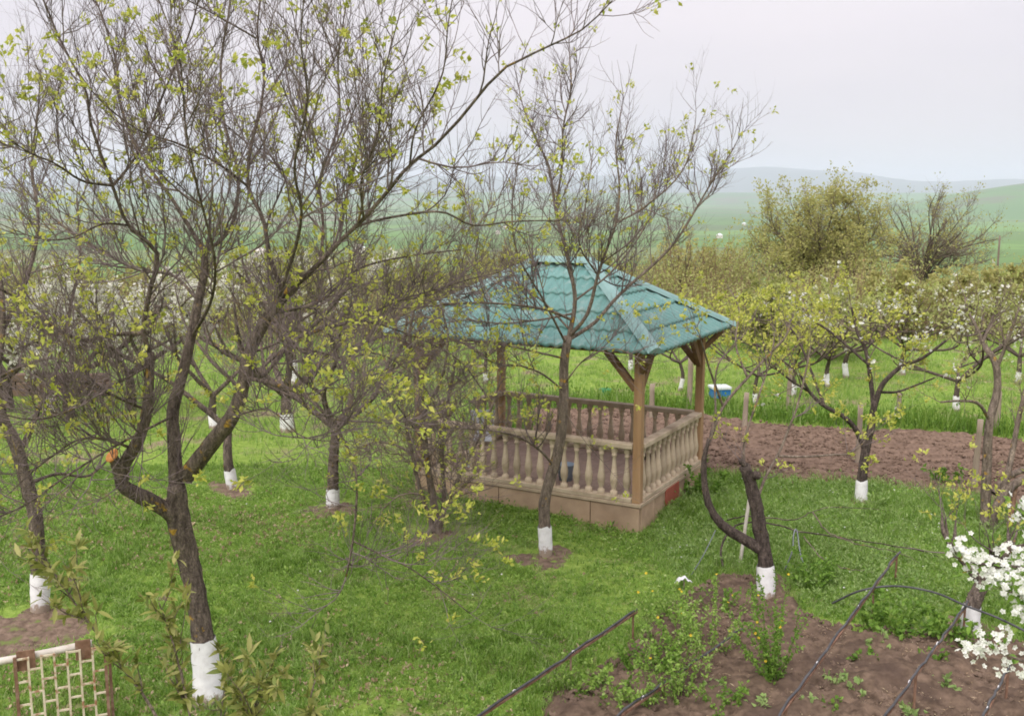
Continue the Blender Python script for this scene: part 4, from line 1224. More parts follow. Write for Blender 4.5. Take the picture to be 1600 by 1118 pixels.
# ------------------------------------------------------------------ stems at the right edge
b0 = G(1542, 828)
yb = b0[1]
ST = [([(1541, 838, 0), (1540, 780, 0), (1542, 720, 0), (1546, 660, 0), (1558, 610, 0.1), (1556, 570, 0.1), (1538, 540, 0.2)], 17, 9, 2),
    ([(1545, 836, 0), (1556, 795, -0.1), (1572, 768, -0.1), (1600, 748, -0.2), (1650, 730, -0.3)], 16, 11, .8),
    ([(1552, 770, 0), (1575, 745, 0.1), (1610, 728, 0.2), (1660, 700, 0.3)], 11, 8, .8),
    ([(1566, 772, -0.1), (1580, 715, 0), (1592, 650, 0.1), (1606, 590, 0.2), (1612, 500, 0.3)], 10, 5, .4),
    ([(1538, 540, 0.2), (1525, 510, 0.3), (1512, 485, 0.4), (1508, 465, 0.5)], 6, 3, .1),
    ([(1556, 580, 0.1), (1575, 530, 0.0), (1586, 500, -0.1), (1592, 480, -0.1)], 6, 3, .1),
    ([(1546, 655, 0), (1528, 630, -0.2), (1500, 626, -0.3), (1470, 628, -0.5)], 6, 3, .2),
    ([(1535, 535, 0.2), (1550, 500, 0.5), (1558, 475, 0.7)], 5, 3, .1)]
LL = [px_limb(p, yb, a, b) for p, a, b, c in ST]
make_tree('pear_tree', 'tree of several bare brown unpainted stems at the right edge', 'tree', b0, LL, 41, tmins=[c for *_, c in ST],
    d1=7, l1=(0.3, 0.9), d2=7, l2=(0.12, 0.42), d3=5.5, l3=(0.06, 0.2), leaves=0.3, leaf_n=5, leaf_l=0.055, leaf_w=0.03, leaf_mat='pale', flowers=0.035, flower_r=0.026, flower_n=3, bark='bark_light', twig='twig_far', r1=0.008)
# ------------------------------------------------------------------ near foliage with fuller leaves
def leaf6(name, p, d, L, W, mat, parent, origin, rng, droop=0.35):
    d = norm(d)
    s = norm(np.cross(d, rng.normal(0, 0.5, d.shape) + np.array([0, 0, 1.0])))
    n_ = np.cross(s, d)
    L, W = np.asarray(L)[:, None], np.asarray(W)[:, None]
    dr = rng.uniform(0.2, 1.0, (len(p), 1)) * droop
    mid = lambda t: p + d * L * t - n_ * L * dr * t * t
    V = np.stack([p, mid(.3) + s * W * .45 + n_ * W * .12, mid(.62) + s * W * .42 + n_ * W * .12, mid(1.0), mid(.62) - s * W * .42 + n_ * W * .12, mid(.3) - s * W * .45 + n_ * W * .12, mid(.3), mid(.62)], 1)
    k = np.arange(len(p))[:, None] * 8
    T = np.concatenate([k + np.array(f) for f in ([0, 1, 6], [0, 6, 5], [7, 2, 3], [7, 3, 4])])
    Q = np.concatenate([k + np.array(f) for f in ([1, 2, 7, 6], [6, 7, 4, 5])])
    return hide_parts_kind(mesh_obj(name, V.reshape(-1, 3), [T, Q], mat, parent, True, origin))

def leafy(name, label, cat, base, limbs, seed, dens, L, W, leaf='olive', d1=4, l1=(0.15, 0.4), tmins=None, bark='bark_light', group=None, up=0.1, r1=0.0035, droop=0.35, clump=3):
    rng = np.random.default_rng(seed)
    t = thing(name, label, cat, base, 0, group)
    P, R = np.stack([c for c, r in limbs]), np.stack([r for c, r in limbs])
    Tubes().add(P[:1], R[:1], 9, 0.03, rng).obj('trunk', M[bark], t, base)
    Tubes().add(P[1:], R[1:], 7, 0.03, rng).obj('limbs', M[bark], t, base)
    tm = np.array(tmins) if tmins is not None else np.array([2.0] + [0.25] * (len(limbs) - 1))
    p, d, r, tt = spawn(rng, P, R, d1, tm, 1.0, 0.8, 0.3)
    b = grow(rng, p, d, rng.uniform(*l1, len(p)), 7, 0.12, up)
    hide_parts_kind(Tubes().add(b, np.minimum(r * .8, r1)[:, None] * np.linspace(1, .4, 7), 5).obj('twigs', M['bark_light'], t, base))
    allp = [spawn(rng, b, np.ones(b.shape[:2]), dens, 0.1, 1.0, 0.9, 0.1), spawn(rng, P, R, dens * 0.6, tm, 1.0, 0.9, 0.1)]
    p = np.concatenate([a[0] for a in allp] + [b[:, -1]])
    d = np.concatenate([a[1] for a in allp] + [b[:, -1] - b[:, -2]])
    a_, c_ = cluster(rng, p, d, clump, 0.004)
    leaf6('leaves', a_, c_, L * rng.uniform(0.55, 1.15, len(a_)), W * rng.uniform(0.8, 1.2, len(a_)), M[leaf], t, base, rng, droop)
    return t

def world_limb(pts, r0, r1):
    return cat_rom(np.array(pts, float), NP), np.linspace(r0, r1, NP)

# young peach tree just below the house, its top reaching into the picture
pb = np.array([-1.15, 4.0, 0.0])
Yp = 4.0
top = pb + np.array([0.02, 0.05, 1.6])
def to_px(*pp):
    return [top] + [At(a, b, Yp + c) for a, b, c in pp]
PL = [world_limb([pb - [0, 0, .1], pb + [0.03, 0.02, 0.8], top], 0.035, 0.022),
    world_limb(to_px((330, 1300, 0), (245, 1120, 0), (190, 1040, 0), (130, 960, 0), (75, 880, 0.05)), 0.009, 0.003),
    world_limb(to_px((330, 1300, .1), (297, 1118, .15), (272, 1010, .2), (248, 940, .2)), 0.008, 0.0025),
    world_limb(to_px((430, 1320, .1), (470, 1180, .1), (485, 1090, .1), (500, 1040, .15)), 0.008, 0.0025),
    world_limb(to_px((400, 1320, -.1), (400, 1200, -.1), (395, 1120, -.1), (410, 1075, -.1)), 0.007, 0.0025),
    world_limb(to_px((360, 1300, .2), (350, 1170, .25), (345, 1120, .3), (350, 1085, .3)), 0.007, 0.0025)]
leafy('peach_tree', 'young leafy tree with long olive leaves rising from the bottom left corner', 'tree', pb, PL, 51, 32, 0.07, 0.02, 'olive', 13, (0.08, 0.3), [2, .45, .5, .5, .55, .5], up=0.05)

# blossoming tree just outside the right edge
wb = np.array([3.35, 5.3, 0.0])
wt = wb + np.array([-0.05, 0, 1.5])
def wp(*pp):
    return [wt] + [At(a, b, 5.1 + c) for a, b, c in pp]
WL = [world_limb([wb - [0, 0, .1], wb + [0.04, 0, 0.7], wt], 0.07, 0.05),
    world_limb(wp((1720, 980, 0), (1650, 905, 0), (1580, 885, 0), (1530, 880, -.05), (1486, 868, -.05)), 0.022, 0.004),
    world_limb(wp((1740, 950, .1), (1680, 870, .1), (1630, 830, .1), (1592, 800, .1)), 0.02, 0.004),
    world_limb(wp((1700, 1090, -.1), (1640, 1050, -.1), (1580, 1025, -.1), (1518, 1003, -.1)), 0.018, 0.004),
    world_limb(wp((1720, 1000, -.1), (1640, 960, -.1), (1590, 930, -.1), (1560, 915, -.1)), 0.008, 0.0025),
    world_limb(wp((1760, 900, .2), (1760, 760, .3), (1740, 640, .3)), 0.022, 0.005)]
bt_ = leafy('blossom_tree', 'branches full of white blossom reaching in from the lower right edge', 'tree', wb, WL, 53, 16, 0.05, 0.026, 'weed', 5, (0.06, 0.16), [2, .5, .5, .5, .5, .4], bark='bark', r1=0.004, droop=0.4, clump=2)
rng = np.random.default_rng(54)
fp, fd = [], []
for C, R in WL[1:]:
    k = rng.uniform(0.52, 1.0, 24) * (NP - 1)
    i = np.minimum(k.astype(int), NP - 2)
    c = C[i] + (C[i + 1] - C[i]) * (k - i)[:, None] + rng.normal(0, 0.045, (24, 3)) + np.array([0, 0, 0.02])
    P_, D_ = cluster(rng, c, rng.normal(0, 0.4, c.shape) + np.array([-0.1, -0.6, 0.55]), 7, 0.022)
    fp.append(P_)
    fd.append(D_ + np.array([0, -0.7, 0.3]))
fp, fd = np.concatenate(fp), np.concatenate(fd)
flower_mesh('blossoms', fp, fd, 0.0175 * rng.uniform(0.8, 1.15, len(fp)), M['petal'], bt_, wb, rng)
# whitewashed trunk seen just behind that blossom
orchard(1516, 988, 25, 0, 0.47, 'stout whitewashed stem behind the white blossom at the right', 151, 0.5, 1.3, 3, 0.6, (0.1, 0.0), leaves=0.3, leaf_mat='lime', d1=3)

# ------------------------------------------------------------------ orchard behind the ploughed strip
far_kw = dict(bark='bark_far', twig='twig_far', r1=0.014, r2=0.010, r3=0.007, d1=3.5, d2=4, d3=3.5, l1=(0.3, 0.75), l2=(0.2, 0.45), l3=(0.1, 0.22), leaf_l=0.10, leaf_w=0.055, leaf_n=4, leaf_spread=0.05)
for px, py, w, wh, lab, sd_, rc, ht, lm, lv, fl in [
    (1061, 612, 9, 0.6, 'small orchard tree with white stem seen between the two right gazebo posts', 201, 1.5, 1.76, 'lime', 0.35, 0.000),
    (1182, 632, 10, 0.55, 'orchard tree with low white stem right of the blue beehive', 211, 1.6, 1.87, 'lime', 0.5, 0.000),
    (1238, 620, 11, 0.6, 'lime-leaved orchard tree, white stem beside a thin fence post behind the ploughed strip', 221, 1.8, 2.04, 'lime', 0.55, 0.021),
    (1294, 605, 11, 0.6, 'orchard tree with white stem left of the blossoming one', 231, 1.7, 1.98, 'pale', 0.4, 0.042),
    (1324, 590, 12, 0.7, 'farther orchard tree with white stem high between pear branches', 241, 1.9, 2.09, 'pale', 0.4, 0.175),
    (1494, 645, 14, 0.65, 'right orchard tree with two bright white stems and cream blossom', 251, 1.9, 2.15, 'pale', 0.3, 0.154),
    (1412, 585, 11, 0.6, 'pale green orchard tree in the middle of the right meadow', 261, 1.9, 2.09, 'pale', 0.45, 0.070),
    (1590, 600, 12, 0.6, 'cream-blossoming orchard tree at the right edge of the meadow', 271, 2.0, 2.20, 'pale', 0.3, 0.175),
    (985, 580, 10, 0.6, 'orchard tree seen under the gazebo roof right of the middle', 281, 1.6, 1.87, 'lime', 0.4, 0.000),
    (760, 600, 10, 0.6, 'orchard tree with white stem seen through the left half of the gazebo', 291, 1.7, 1.93, 'lime', 0.4, 0.035)]:
    kw = dict(far_kw)
    kw.update(leaves=lv, leaf_mat=lm, flowers=fl, flower_r=0.036, flower_n=3)
    orchard(px, py, w * 0.62, 0, wh * 0.72, lab, sd_, rc, ht, 5, 0.7, group='orchard trees beyond the ploughed strip', name='orchard_tree', **kw)
# white blossom trees on the left
for px, py, w, lab, sd_, rc, ht, fl in [
    (110, 650, 15, 'white blossom tree behind the left tree, left one of the pair', 301, 2.6, 2.9, 0.85),
    (205, 640, 14, 'white blossom tree just left of the big tree\'s fork', 311, 2.3, 2.6, 0.9),
    (15, 640, 15, 'white blossom tree at the far left edge', 321, 2.5, 3.0, 0.85),
    (480, 560, 12, 'white blossom tree far behind the big tree\'s right limb', 331, 2.3, 2.8, 0.5)]:
    kw = dict(far_kw)
    kw.update(leaves=0.35, leaf_mat='pale', flowers=fl, flower_r=0.042, flower_n=7, d1=5, d2=5.5)
    orchard(px, py, w, 0, 0.0, lab, sd_, rc, ht, 5, 0.8, group='white blossom trees on the left', name='blossom_tree', **kw)

# ------------------------------------------------------------------ trees and bushes farther off
def far_tree(px, top, wpx, Y, label, seed, lm, lv, name='tree', twig='twig_far', bark='bark_far', n=6, dens=1.0, hfrac=0.16, leaf=0.17, fl=0.0, r_twig=1.0):
    p = At(px, 400, Y)
    z = float(ground_z(p[0], p[1]))
    h = At(px, top, Y)[2] - z
    reach = wpx / F_PX * Y / 2
    rng = np.random.default_rng(seed)
    b = np.array([p[0], p[1], z])
    h *= 0.9
    limbs = dome(rng, b, h * hfrac, n * 3, reach * (0.97 if name == 'tree' else 0.8), h * 0.98, max(0.05, h * 0.02))
    s = h / 5.0
    make_tree(name, label, 'tree', b, limbs, seed + 1, group='trees and bushes in the distance', d1=3.0 * dens / s, l1=(0.4 * s, 1.0 * s), d2=4.4 * dens / s, l2=(0.3 * s, 0.8 * s), d3=3.6 * dens / s, l3=(0.15 * s, 0.4 * s),
        r1=0.017 * s * r_twig, r2=0.012 * s * r_twig, r3=0.008 * s * r_twig, leaves=lv, leaf_mat=lm, leaf_l=leaf, leaf_w=leaf * 0.55, leaf_n=4, leaf_spread=0.09 * s, bark=bark, twig=twig, sides=6,
        flowers=fl, flower_r=0.09, flower_n=3, tmins=[0.9] + [0.1] * (len(limbs) - 1), upb1=0.3)
FT_ = [(1278, 255, 275, 62, 'big round golden-olive tree standing against the hazy hills', 'gold', 0.55, {'n': 17, 'dens': 1.45, 'hfrac': 0.14, 'leaf': 0.19}),
    (1445, 262, 250, 70, 'grey-brown nearly bare tree right of the golden-olive tree', 'gold', 0.10, {'n': 10, 'dens': 1.5, 'hfrac': 0.3, 'r_twig': 1.1}),
    (1068, 335, 120, 52, 'reddish-brown bare bush rising behind the gazebo roof', 'gold', 0.10, {'twig': 'twig_red', 'n': 7}),
    (1125, 380, 110, 58, 'brownish bush between the gazebo roof and the golden-olive tree', 'gold', 0.25, {'twig': 'twig_red', 'n': 7}),
    (780, 372, 150, 60, 'yellow-brown bush behind the left end of the gazebo roof', 'gold', 0.25, {'twig': 'twig_red', 'n': 8}),
    (930, 385, 120, 56, 'lime bush behind the ridge of the gazebo roof', 'lime', 0.35, {}),
    (1395, 395, 130, 44, 'golden bush below the grey-brown bare tree', 'gold', 0.5, {}),
    (1495, 405, 120, 46, 'golden-green bush near the thin pole', 'gold', 0.45, {}),
    (1590, 395, 130, 44, 'golden-green bush at the right edge below the far fields', 'gold', 0.4, {}),
    (1205, 425, 150, 40, 'lime-green bush below the golden-olive tree', 'lime', 0.4, {}),
    (1310, 430, 130, 38, 'pale lime bush before the pinkish house', 'pale', 0.45, {'fl': 0.06}),
    (690, 405, 140, 48, 'lime bush seen past the tips of the big tree', 'lime', 0.35, {}),
    (600, 400, 150, 52, 'olive-brown bush behind the hanging branch', 'gold', 0.3, {'twig': 'twig_red'}),
    (520, 410, 150, 46, 'lime bush between big tree and gazebo, far back', 'lime', 0.35, {}),
    (420, 400, 150, 55, 'far bush behind the fork of the right limb', 'lime', 0.3, {}),
    (320, 400, 160, 48, 'far lime bush behind the middle limb', 'lime', 0.35, {}),
    (215, 390, 150, 52, 'far bush behind the left limb', 'gold', 0.3, {}),
    (100, 370, 170, 48, 'far golden bush above the white blossom', 'gold', 0.35, {}),
    (-10, 360, 170, 46, 'far bush at the left edge above the white blossom', 'gold', 0.35, {})]
for k, (px, top_, w, Y, lab, lm, lv, kw) in enumerate(FT_):
    near = k >= 2
    lm = 'bush_leaf' if lm == 'lime' else lm
    top_ = max(top_, 400) if k >= 6 else top_
    far_tree(px, top_, w * (1.25 if near else 1.0), Y * (0.78 if near else 1.0), lab, 400 + 10 * k, lm, lv * (1.5 if near else 1.0), name='bush' if near else 'tree', **kw)

# tangled scrub at the far end of the meadow: one mass
rng = np.random.default_rng(900)
n = 12000
sy = rng.uniform(33, 46, n)
sx2 = rng.uniform(-0.56, 0.56, n) * sy
tall = 0.3 + 2.6 * fbm(sx2 + 100, sy * 0.6 + 100, 3.4, 905, 3) ** 1.5
st0 = np.stack([sx2, sy, ground_z(sx2, sy) - 0.05], 1)
sh = grow(rng, st0, rng.normal(0, 0.35, (n, 3)) + np.array([0, 0, 1.0]), tall * rng.uniform(0.5, 1.2, n) * 1.3, 5, 0.16, 0.05)
W = Tubes().add(sh, np.full((n, 5), 0.011) * np.linspace(1, 0.4, 5), 3)
so = W.obj('scrub', M['twig_red'])
so['kind'] = 'stuff'
tag(so, 'tangled brown and olive scrub along the far end of the meadow', 'scrub')
pp_, dd_, _, _ = spawn(rng, sh, np.ones(sh.shape[:2]), 5.5, 0.25, 1.0, 0.9, 0.2)
kk_ = fbm(pp_[:, 0] + 60, pp_[:, 1] + 60, 2.6, 911, 2)
for nm, sel in (('gold', kk_ < 0.47), ('bush_leaf', (kk_ >= 0.47) & (kk_ < 0.55)), ('pale', kk_ >= 0.55)):
    a_, c_ = cluster(rng, pp_[sel], dd_[sel], 2, 0.06)
    lo_ = leaf_mesh('scrub_leaves', a_, c_, 0.11 * rng.uniform(0.6, 1.3, len(a_)), 0.06 * rng.uniform(0.7, 1.3, len(a_)), M[nm], so, None, rng)

# ------------------------------------------------------------------ fence posts, poles
def stake(px, py, h_px, w_px, label, lean=0.0, mat='post', name='fence_post', cat='post', group='fence posts along the ploughed strip'):
    b = G(px, py)
    b[2] = float(ground_z(b[0], b[1]))
    h, w = pxm(h_px, b), pxm(w_px, b)
    t = np.linspace(-0.12, 1, 7)
    c = np.stack([b[0] + lean * h * t, b[1] + 0 * t, b[2] + h * t], 1)
    rng = np.random.default_rng(int(px))
    T = Tubes().add(c, w / 2 * (1 - 0.12 * np.clip(t, 0, 1)), 8, 0.06, rng, cap=True)
    o = T.obj(name, M[mat], None, b)
    o.location = tuple(b)
    return tag(o, label, cat, group)
for a in [(1163, 672, 60, 9, 'weathered post at the back edge of the ploughed strip right of the gazebo', 0.03),
    (1231, 645, 72, 8, 'slim weathered post standing in the meadow left of the field-side pear tree', 0.02),
    (1340, 726, 96, 9, 'post standing in the ploughed strip left of the whitewashed pear trunk', 0.0),
    (1403, 656, 42, 8, 'pale short post at the back edge of the ploughed strip right of the pear trunk', 0.0),
    (1521, 766, 112, 10, 'tall weathered post at the front edge of the ploughed strip near the right edge', 0.03),
    (1557, 675, 64, 9, 'pale post behind the bare brown stems at right', 0.0),
    (1077, 640, 88, 9, 'tall pale post seen between the right gazebo posts', 0.0),
    (1018, 660, 60, 9, 'pale post seen above the back railing just right of the front gazebo post', 0.0)]:
    stake(*a)
p_ = At(1560, 400, 42)
o = Tubes().add(np.stack([[p_[0], p_[1], z] for z in np.linspace(-0.2, At(1560, 368, 42)[2], 6)]), np.linspace(0.05, 0.035, 6), 8, cap=True).obj('pole', M['twig_far'], None, (p_[0], p_[1], 0))
o.location = (p_[0], p_[1], 0)
tag(o, 'thin dark pole sticking up above the bushes near the right edge', 'pole')
# rusty steel stake between the right stems, white stick, wall
stake(1577, 832, 78, 9, 'dark rusty steel stake between the brown stems at right', 0.05, 'rust', 'steel_stake', 'stake', None)
stake(1156, 882, 122, 6, 'pale bare stick leaning behind the cut dark stump', 0.1, 'pipe', 'stick', 'stick', None)
a_, b_ = At(0, 600, 24), At(150, 600, 24)
mw = thing('mud_wall', 'low brown earth wall under the white blossom at the left', 'wall', (a_[0] - 1.5, 24, 0))
Lw = b_[0] - a_[0] + 1.8
for r in range(3):
    for k in range(9):
        g = np.random.default_rng(r * 20 + k)
        box('wall_block', (Lw / 9 - 0.02, 0.3 + 0.03 * g.random(), 0.17), ((k + 0.5 + 0.3 * (r % 2)) * Lw / 9, 0, 0.07 + 0.18 * r), M['mud_wall'], mw, bevel=0.02)
t_ = G(82, 648)
cn = thing('jerrycan', 'white plastic can standing on the grass below the earth wall', 'can', (t_[0], t_[1], 0))
box('body', (0.26, 0.18, 0.36), (0, 0, 0.18), M['pipe'], cn, bevel=0.03)
box('handle', (0.16, 0.03, 0.03), (0, 0, 0.42), M['pipe'], cn, bevel=0.01)
box('handle_stem', (0.03, 0.03, 0.07), (-0.07, 0, 0.38), M['pipe'], cn)
v, q = lathe([(0.34, 0.035), (0.41, 0.035), (0.412, 0.001)], 10)
mesh_obj('cap', v + np.array([0.09, 0, 0]), [q], M['rust'], cn)

# beehive
hb = G(1124, 628)
hv = thing('beehive', 'blue wooden beehive with white lid in the meadow behind the gazebo', 'beehive', (hb[0], hb[1], 0), 0.15)
w_ = pxm(27, hb)
box('body', (w_, w_ * 0.9, 0.2), (0, 0, 0.22), M['blue'], hv, bevel=0.008)
box('lid', (w_ + 0.04, w_ * 0.9 + 0.04, 0.06), (0, 0, 0.35), M['lid'], hv, bevel=0.01)
box('entrance', (w_ * 0.4, 0.02, 0.025), (0, -w_ * 0.45 - 0.006, 0.15), M['glass'], hv)
for sx_ in (-1, 1):
    for sy_ in (-1, 1):
        box('leg', (0.05, 0.05, 0.2), (sx_ * w_ * 0.4, sy_ * w_ * 0.36, 0.03), M['post'], hv)
# green tub and a leaning plank beyond the back railing
gb = G(946, 622)
gt = thing('tub', 'green plastic tub in the meadow behind the gazebo', 'tub', (gb[0], gb[1], 0))
v, q = lathe([(0.0, 0.1), (0.2, 0.14), (0.22, 0.15), (0.22, 0.135), (0.03, 0.095), (0.03, 0.001)], 14)
mesh_obj('body', v, [q], M['green_paint'], gt)
v, q = lathe([(0.17, 0.136), (0.19, 0.146), (0.195, 0.135)], 14)
mesh_obj('rim_band', v, [q], M['green_paint'], gt)

# ------------------------------------------------------------------ houses far down the slope
def house(px, py_eave, w_px, Y, label, wall, roof, h=2.6, rise=1.3, rz=0.0, depth=6.0, group=None, win=2):
    if Y is None:
        d = ray(px, py_eave)
        ys = np.geomspace(100, 9000, 4000)
        zz = EYE + d[2] / d[1] * ys
        Y = float(ys[np.argmax(zz < ground_z(d[0] / d[1] * ys, ys))])
        p = At(px, py_eave, Y)
        z0, he, w = float(ground_z(p[0], p[1])), h, w_px
    else:
        p = At(px, py_eave, Y)
        z0 = float(ground_z(p[0], p[1]))
        w = w_px / F_PX * Y
        he = max(p[2] - z0, 1.8)
    t = thing('house', label, 'house', (p[0], p[1], z0), rz, group)
    box('wall', (w, depth, he + 0.3), (0, depth / 2, he / 2 - 0.15), M[wall], t)
    ov = 0.35
    V = np.array([[-w / 2 - ov, -ov, he - 0.05], [w / 2 + ov, -ov, he - 0.05], [w / 2 + ov, depth + ov, he - 0.05], [-w / 2 - ov, depth + ov, he - 0.05], [-w / 2 + depth * .35, depth / 2, he + rise], [w / 2 - depth * .35, depth / 2, he + rise]])
    if V[4, 0] >= V[5, 0]:
        V[4, 0] = -w * 0.12
        V[5, 0] = w * 0.12
    F3 = np.array([[3, 0, 4], [1, 2, 5]])
    F4 = np.array([[0, 1, 5, 4], [2, 3, 4, 5], [3, 2, 1, 0]])
    mesh_obj('roof', V, [F4, F3], M[roof], t, smooth=False)
    for k in range(win):
        x = -w / 2 + (k + 0.5) * w / win
        f = box('window', (1.0, 0.06, 1.2), (x, -0.02, he * 0.55), M['house_wall'], t)
        box('pane', (0.84, 0.02, 1.04), (x, -0.06, he * 0.55), M['glass'], f)
    box('door', (0.9, 0.06, min(2.0, he - 0.3)), (0, -0.025, min(2.0, he - 0.3) / 2), M['wood_dark'], t)
    return t
house(1098, 462, 150, 85, 'house with faded red roof just behind the right hip of the gazebo roof', 'house_wall', 'red_roof', rise=1.6)
house(1322, 408, 60, 105, 'pinkish house half hidden behind the golden-olive tree', 'house_pink', 'red_roof', rise=1.2)
for k, (px, py, w, lab) in enumerate([(790, 358, 16, 'white village house far off left of the upright stem before the gazebo'), (806, 361, 12, 'second white village house, right of the first one'), (778, 366, 13, 'white village house lower left of the first one'),
    (1163, 352, 14, 'tiny white village house left of the golden-olive tree'), (498, 424, 11, 'white house glimpsed through the right side of the big tree'), (562, 395, 13, 'far white village house glimpsed between twigs of the big tree'),
    (405, 402, 12, 'white house glimpsed between the middle and right limbs'), (1125, 372, 12, 'small white village house beside the brownish bush')]):
    house(px, py, w * 0.7, None, lab, 'house_wall', 'lid' if k % 2 else 'house_wall', h=5, rise=2.5, group='village houses', depth=9)
# ------------------------------------------------------------------ lattice gate, bottom left
Yg = 8.0
gl0, gr0 = At(22, 1018, Yg + 0.0), At(162, 985, Yg + 0.25)
gdir = gr0 - gl0
gdir[2] = 0
gw = np.linalg.norm(gdir)
gt_ = thing('lattice_gate', 'rusty cream lattice gate panel with white pipe on top, bottom left corner', 'gate', (gl0[0], gl0[1], 0), math.atan2(gdir[1], gdir[0]))
gh = gl0[2] - 0.02
nb = 8
for k in range(nb):
    x = gw * k / (nb - 1)
    edge = k in (0, nb - 1)
    box('edge_bar' if edge else 'upright_bar', (0.026, 0.026, gh - 0.06) if edge else (0.017, 0.017, gh - 0.08), (x, 0, gh / 2), M['rust'] if edge else M['gate_paint'], gt_)
for k in range(nb - 1):
    for r in range(8):
        z = gh - 0.05 - 0.2 * r - 0.1 * (k % 2)
        if z > 0.06:
            box('cross_bar', (gw / (nb - 1) - 0.016, 0.014, 0.014), (gw * (k + 0.5) / (nb - 1), 0, z), M['gate_paint'], gt_)
box('hinge_plate', (0.14, 0.014, 0.17), (0.08, 0.035, gh - 0.08), M['rust'], gt_)
box('hinge_plate', (0.12, 0.014, 0.17), (gw - 0.17, 0.035, gh - 0.06), M['rust'], gt_)
pp = cat_rom([(-1.2, 0.075, gh - 0.10), (0, 0.075, gh - 0.07), (gw - 0.1, 0.075, gh - 0.03)], 10)
Tubes().add(pp, np.full(10, 0.032), 12, cap=True).obj('top_pipe', M['pipe'], gt_)
box('support_post', (0.06, 0.06, gh + 0.1), (-1.15, 0.14, gh / 2 - 0.05), M['rust'], gt_)
box('support_post', (0.025, 0.025, gh - 0.02), (gw + 0.03, 0.1, gh / 2 - 0.05), M['rust'], gt_)

# ------------------------------------------------------------------ trellis bars with drip hose in the right bed
def bar(label, far, near, z, stakes, seed, ext=0.0):
    a, b = G(*far, z), G(*near, z)
    b = b + (b - a) * ext
    t = thing('drip_line', label, 'irrigation line', (a[0], a[1], 0), 0, 'drip hose lines in the garden bed')
    o_ = np.array([a[0], a[1], 0])
    rng = np.random.default_rng(seed)
    boxes('bar', [bar_between(tuple(a - o_), tuple(b - o_), 0.022, 0.022)], M['rust'], t)
    s = np.linspace(0, 1, 26)[:, None]
    C = a * (1 - s) + b * s + np.array([0, 0, 0.022]) + rng.normal(0, 0.006, (26, 3))
    Tubes().add(C - o_, np.full(26, 0.0115), 7, cap=True).obj('hose', M['hose'], t)
    for u in stakes:
        p = a * (1 - u) + b * u - o_
        boxes('stake', [((0.018, 0.018, z + 0.15), (p[0], p[1] + 0.02, (z - 0.15) / 2), None)], M['rust'], t)
    for u in (0.35, 0.62):
        p = a * (1 - u) + b * u - o_
        Tubes().add(np.array([p + np.array([0.016 * math.cos(q_), 0.02 * math.cos(q_), 0.012 + 0.028 * math.sin(q_)]) for q_ in np.linspace(0, 6.28, 10)]), np.full(10, 0.004), 5).obj('tie', M['rag'], t)
    return t
bar('hose line on rusty bar along the left edge of the bed, nearest the lawn', (995, 955), (745, 1122), 0.33, (0.02, 0.36, 0.97), 1, 0.3)
bar('hose line half hidden under the green weeds', (1160, 985), (960, 1124), 0.18, (0.02, 0.5, 0.97), 2, 0.3)
bar('hose line with white ties running down the middle of the bed', (1404, 864), (1212, 1128), 0.38, (0.01, 0.22, 0.78), 3, 0.2)
bar('hose line right of the middle one, ending under the black arched hose', (1512, 943), (1380, 1124), 0.38, (0.02, 0.55), 4, 0.2)
bar('short hose line in the bottom right corner below the blossom', (1580, 1038), (1536, 1122), 0.33, (0.05, 0.9), 5, 0.4)
A_h = [G(1300, 942, 0.05), G(1345, 922, 0.32), G(1400, 915, 0.42), G(1460, 925, 0.44), G(1510, 946, 0.42), G(1560, 965, 0.4), G(1620, 995, 0.36), G(1700, 1040, 0.05)]
o = Tubes().add(cat_rom(A_h, 40), np.full(40, 0.012), 8, cap=True).obj('arched_hose', M['hose'], None, A_h[0])
o.location = tuple(A_h[0])
tag(o, 'black hose arching across the top of the bed from the yellow flower to the right', 'hose')
# old vine canes and grey hoops behind the pruned tree
def cane(label, pts, r0, r1, mat, name='vine_cane', cat='cane', group='dry vine canes behind the pruned tree'):
    P_ = np.array([G(a, b, z) for a, b, z in pts])
    C = cat_rom(P_, 34)
    rng = np.random.default_rng(len(label))
    if 'vine' in name:
        C[1:-1] += rng.normal(0, 0.006, C[1:-1].shape)
    o = Tubes().add(C, np.linspace(r0, r1, 34), 7, cap=True).obj(name, M[mat], None, P_[0])
    o.location = tuple(P_[0])
    tag(o, label, cat, group)
cane('dark vine cane looping behind the bowed limb of the pruned tree', [(1130, 888, 0), (1127, 850, .25), (1152, 820, .42), (1185, 816, .5), (1215, 820, .48), (1250, 830, .42), (1300, 838, .36), (1350, 845, .3), (1420, 856, .2), (1470, 870, 0)], 0.014, 0.006, 'bark_dark')
cane('upper thin vine cane stretching right over the grass', [(1136, 812, .1), (1165, 806, .42), (1200, 808, .45), (1240, 812, .42), (1268, 800, .4), (1300, 792, .3), (1370, 795, .15), (1410, 800, 0)], 0.010, 0.004, 'bark')
cane('lower pale vine cane arching down into the grass', [(1270, 800, .4), (1290, 828, .42), (1320, 843, .4), (1350, 852, .34), (1400, 862, .2), (1440, 880, 0)], 0.010, 0.004, 'bark_light')
cane('low pale cane trailing in the grass right of the pruned tree', [(1256, 838, .3), (1280, 868, .25), (1310, 884, .2), (1350, 892, .1), (1380, 895, 0)], 0.008, 0.004, 'bark_light')
cane('grey hoop of hose right of the pruned trunk', [(1268, 908, 0), (1252, 870, .25), (1245, 828, .45), (1240, 835, .45), (1238, 860, .3), (1226, 890, .05)], 0.008, 0.008, 'grey_hose', 'hose_hoop', 'hose', 'grey hoops of hose')
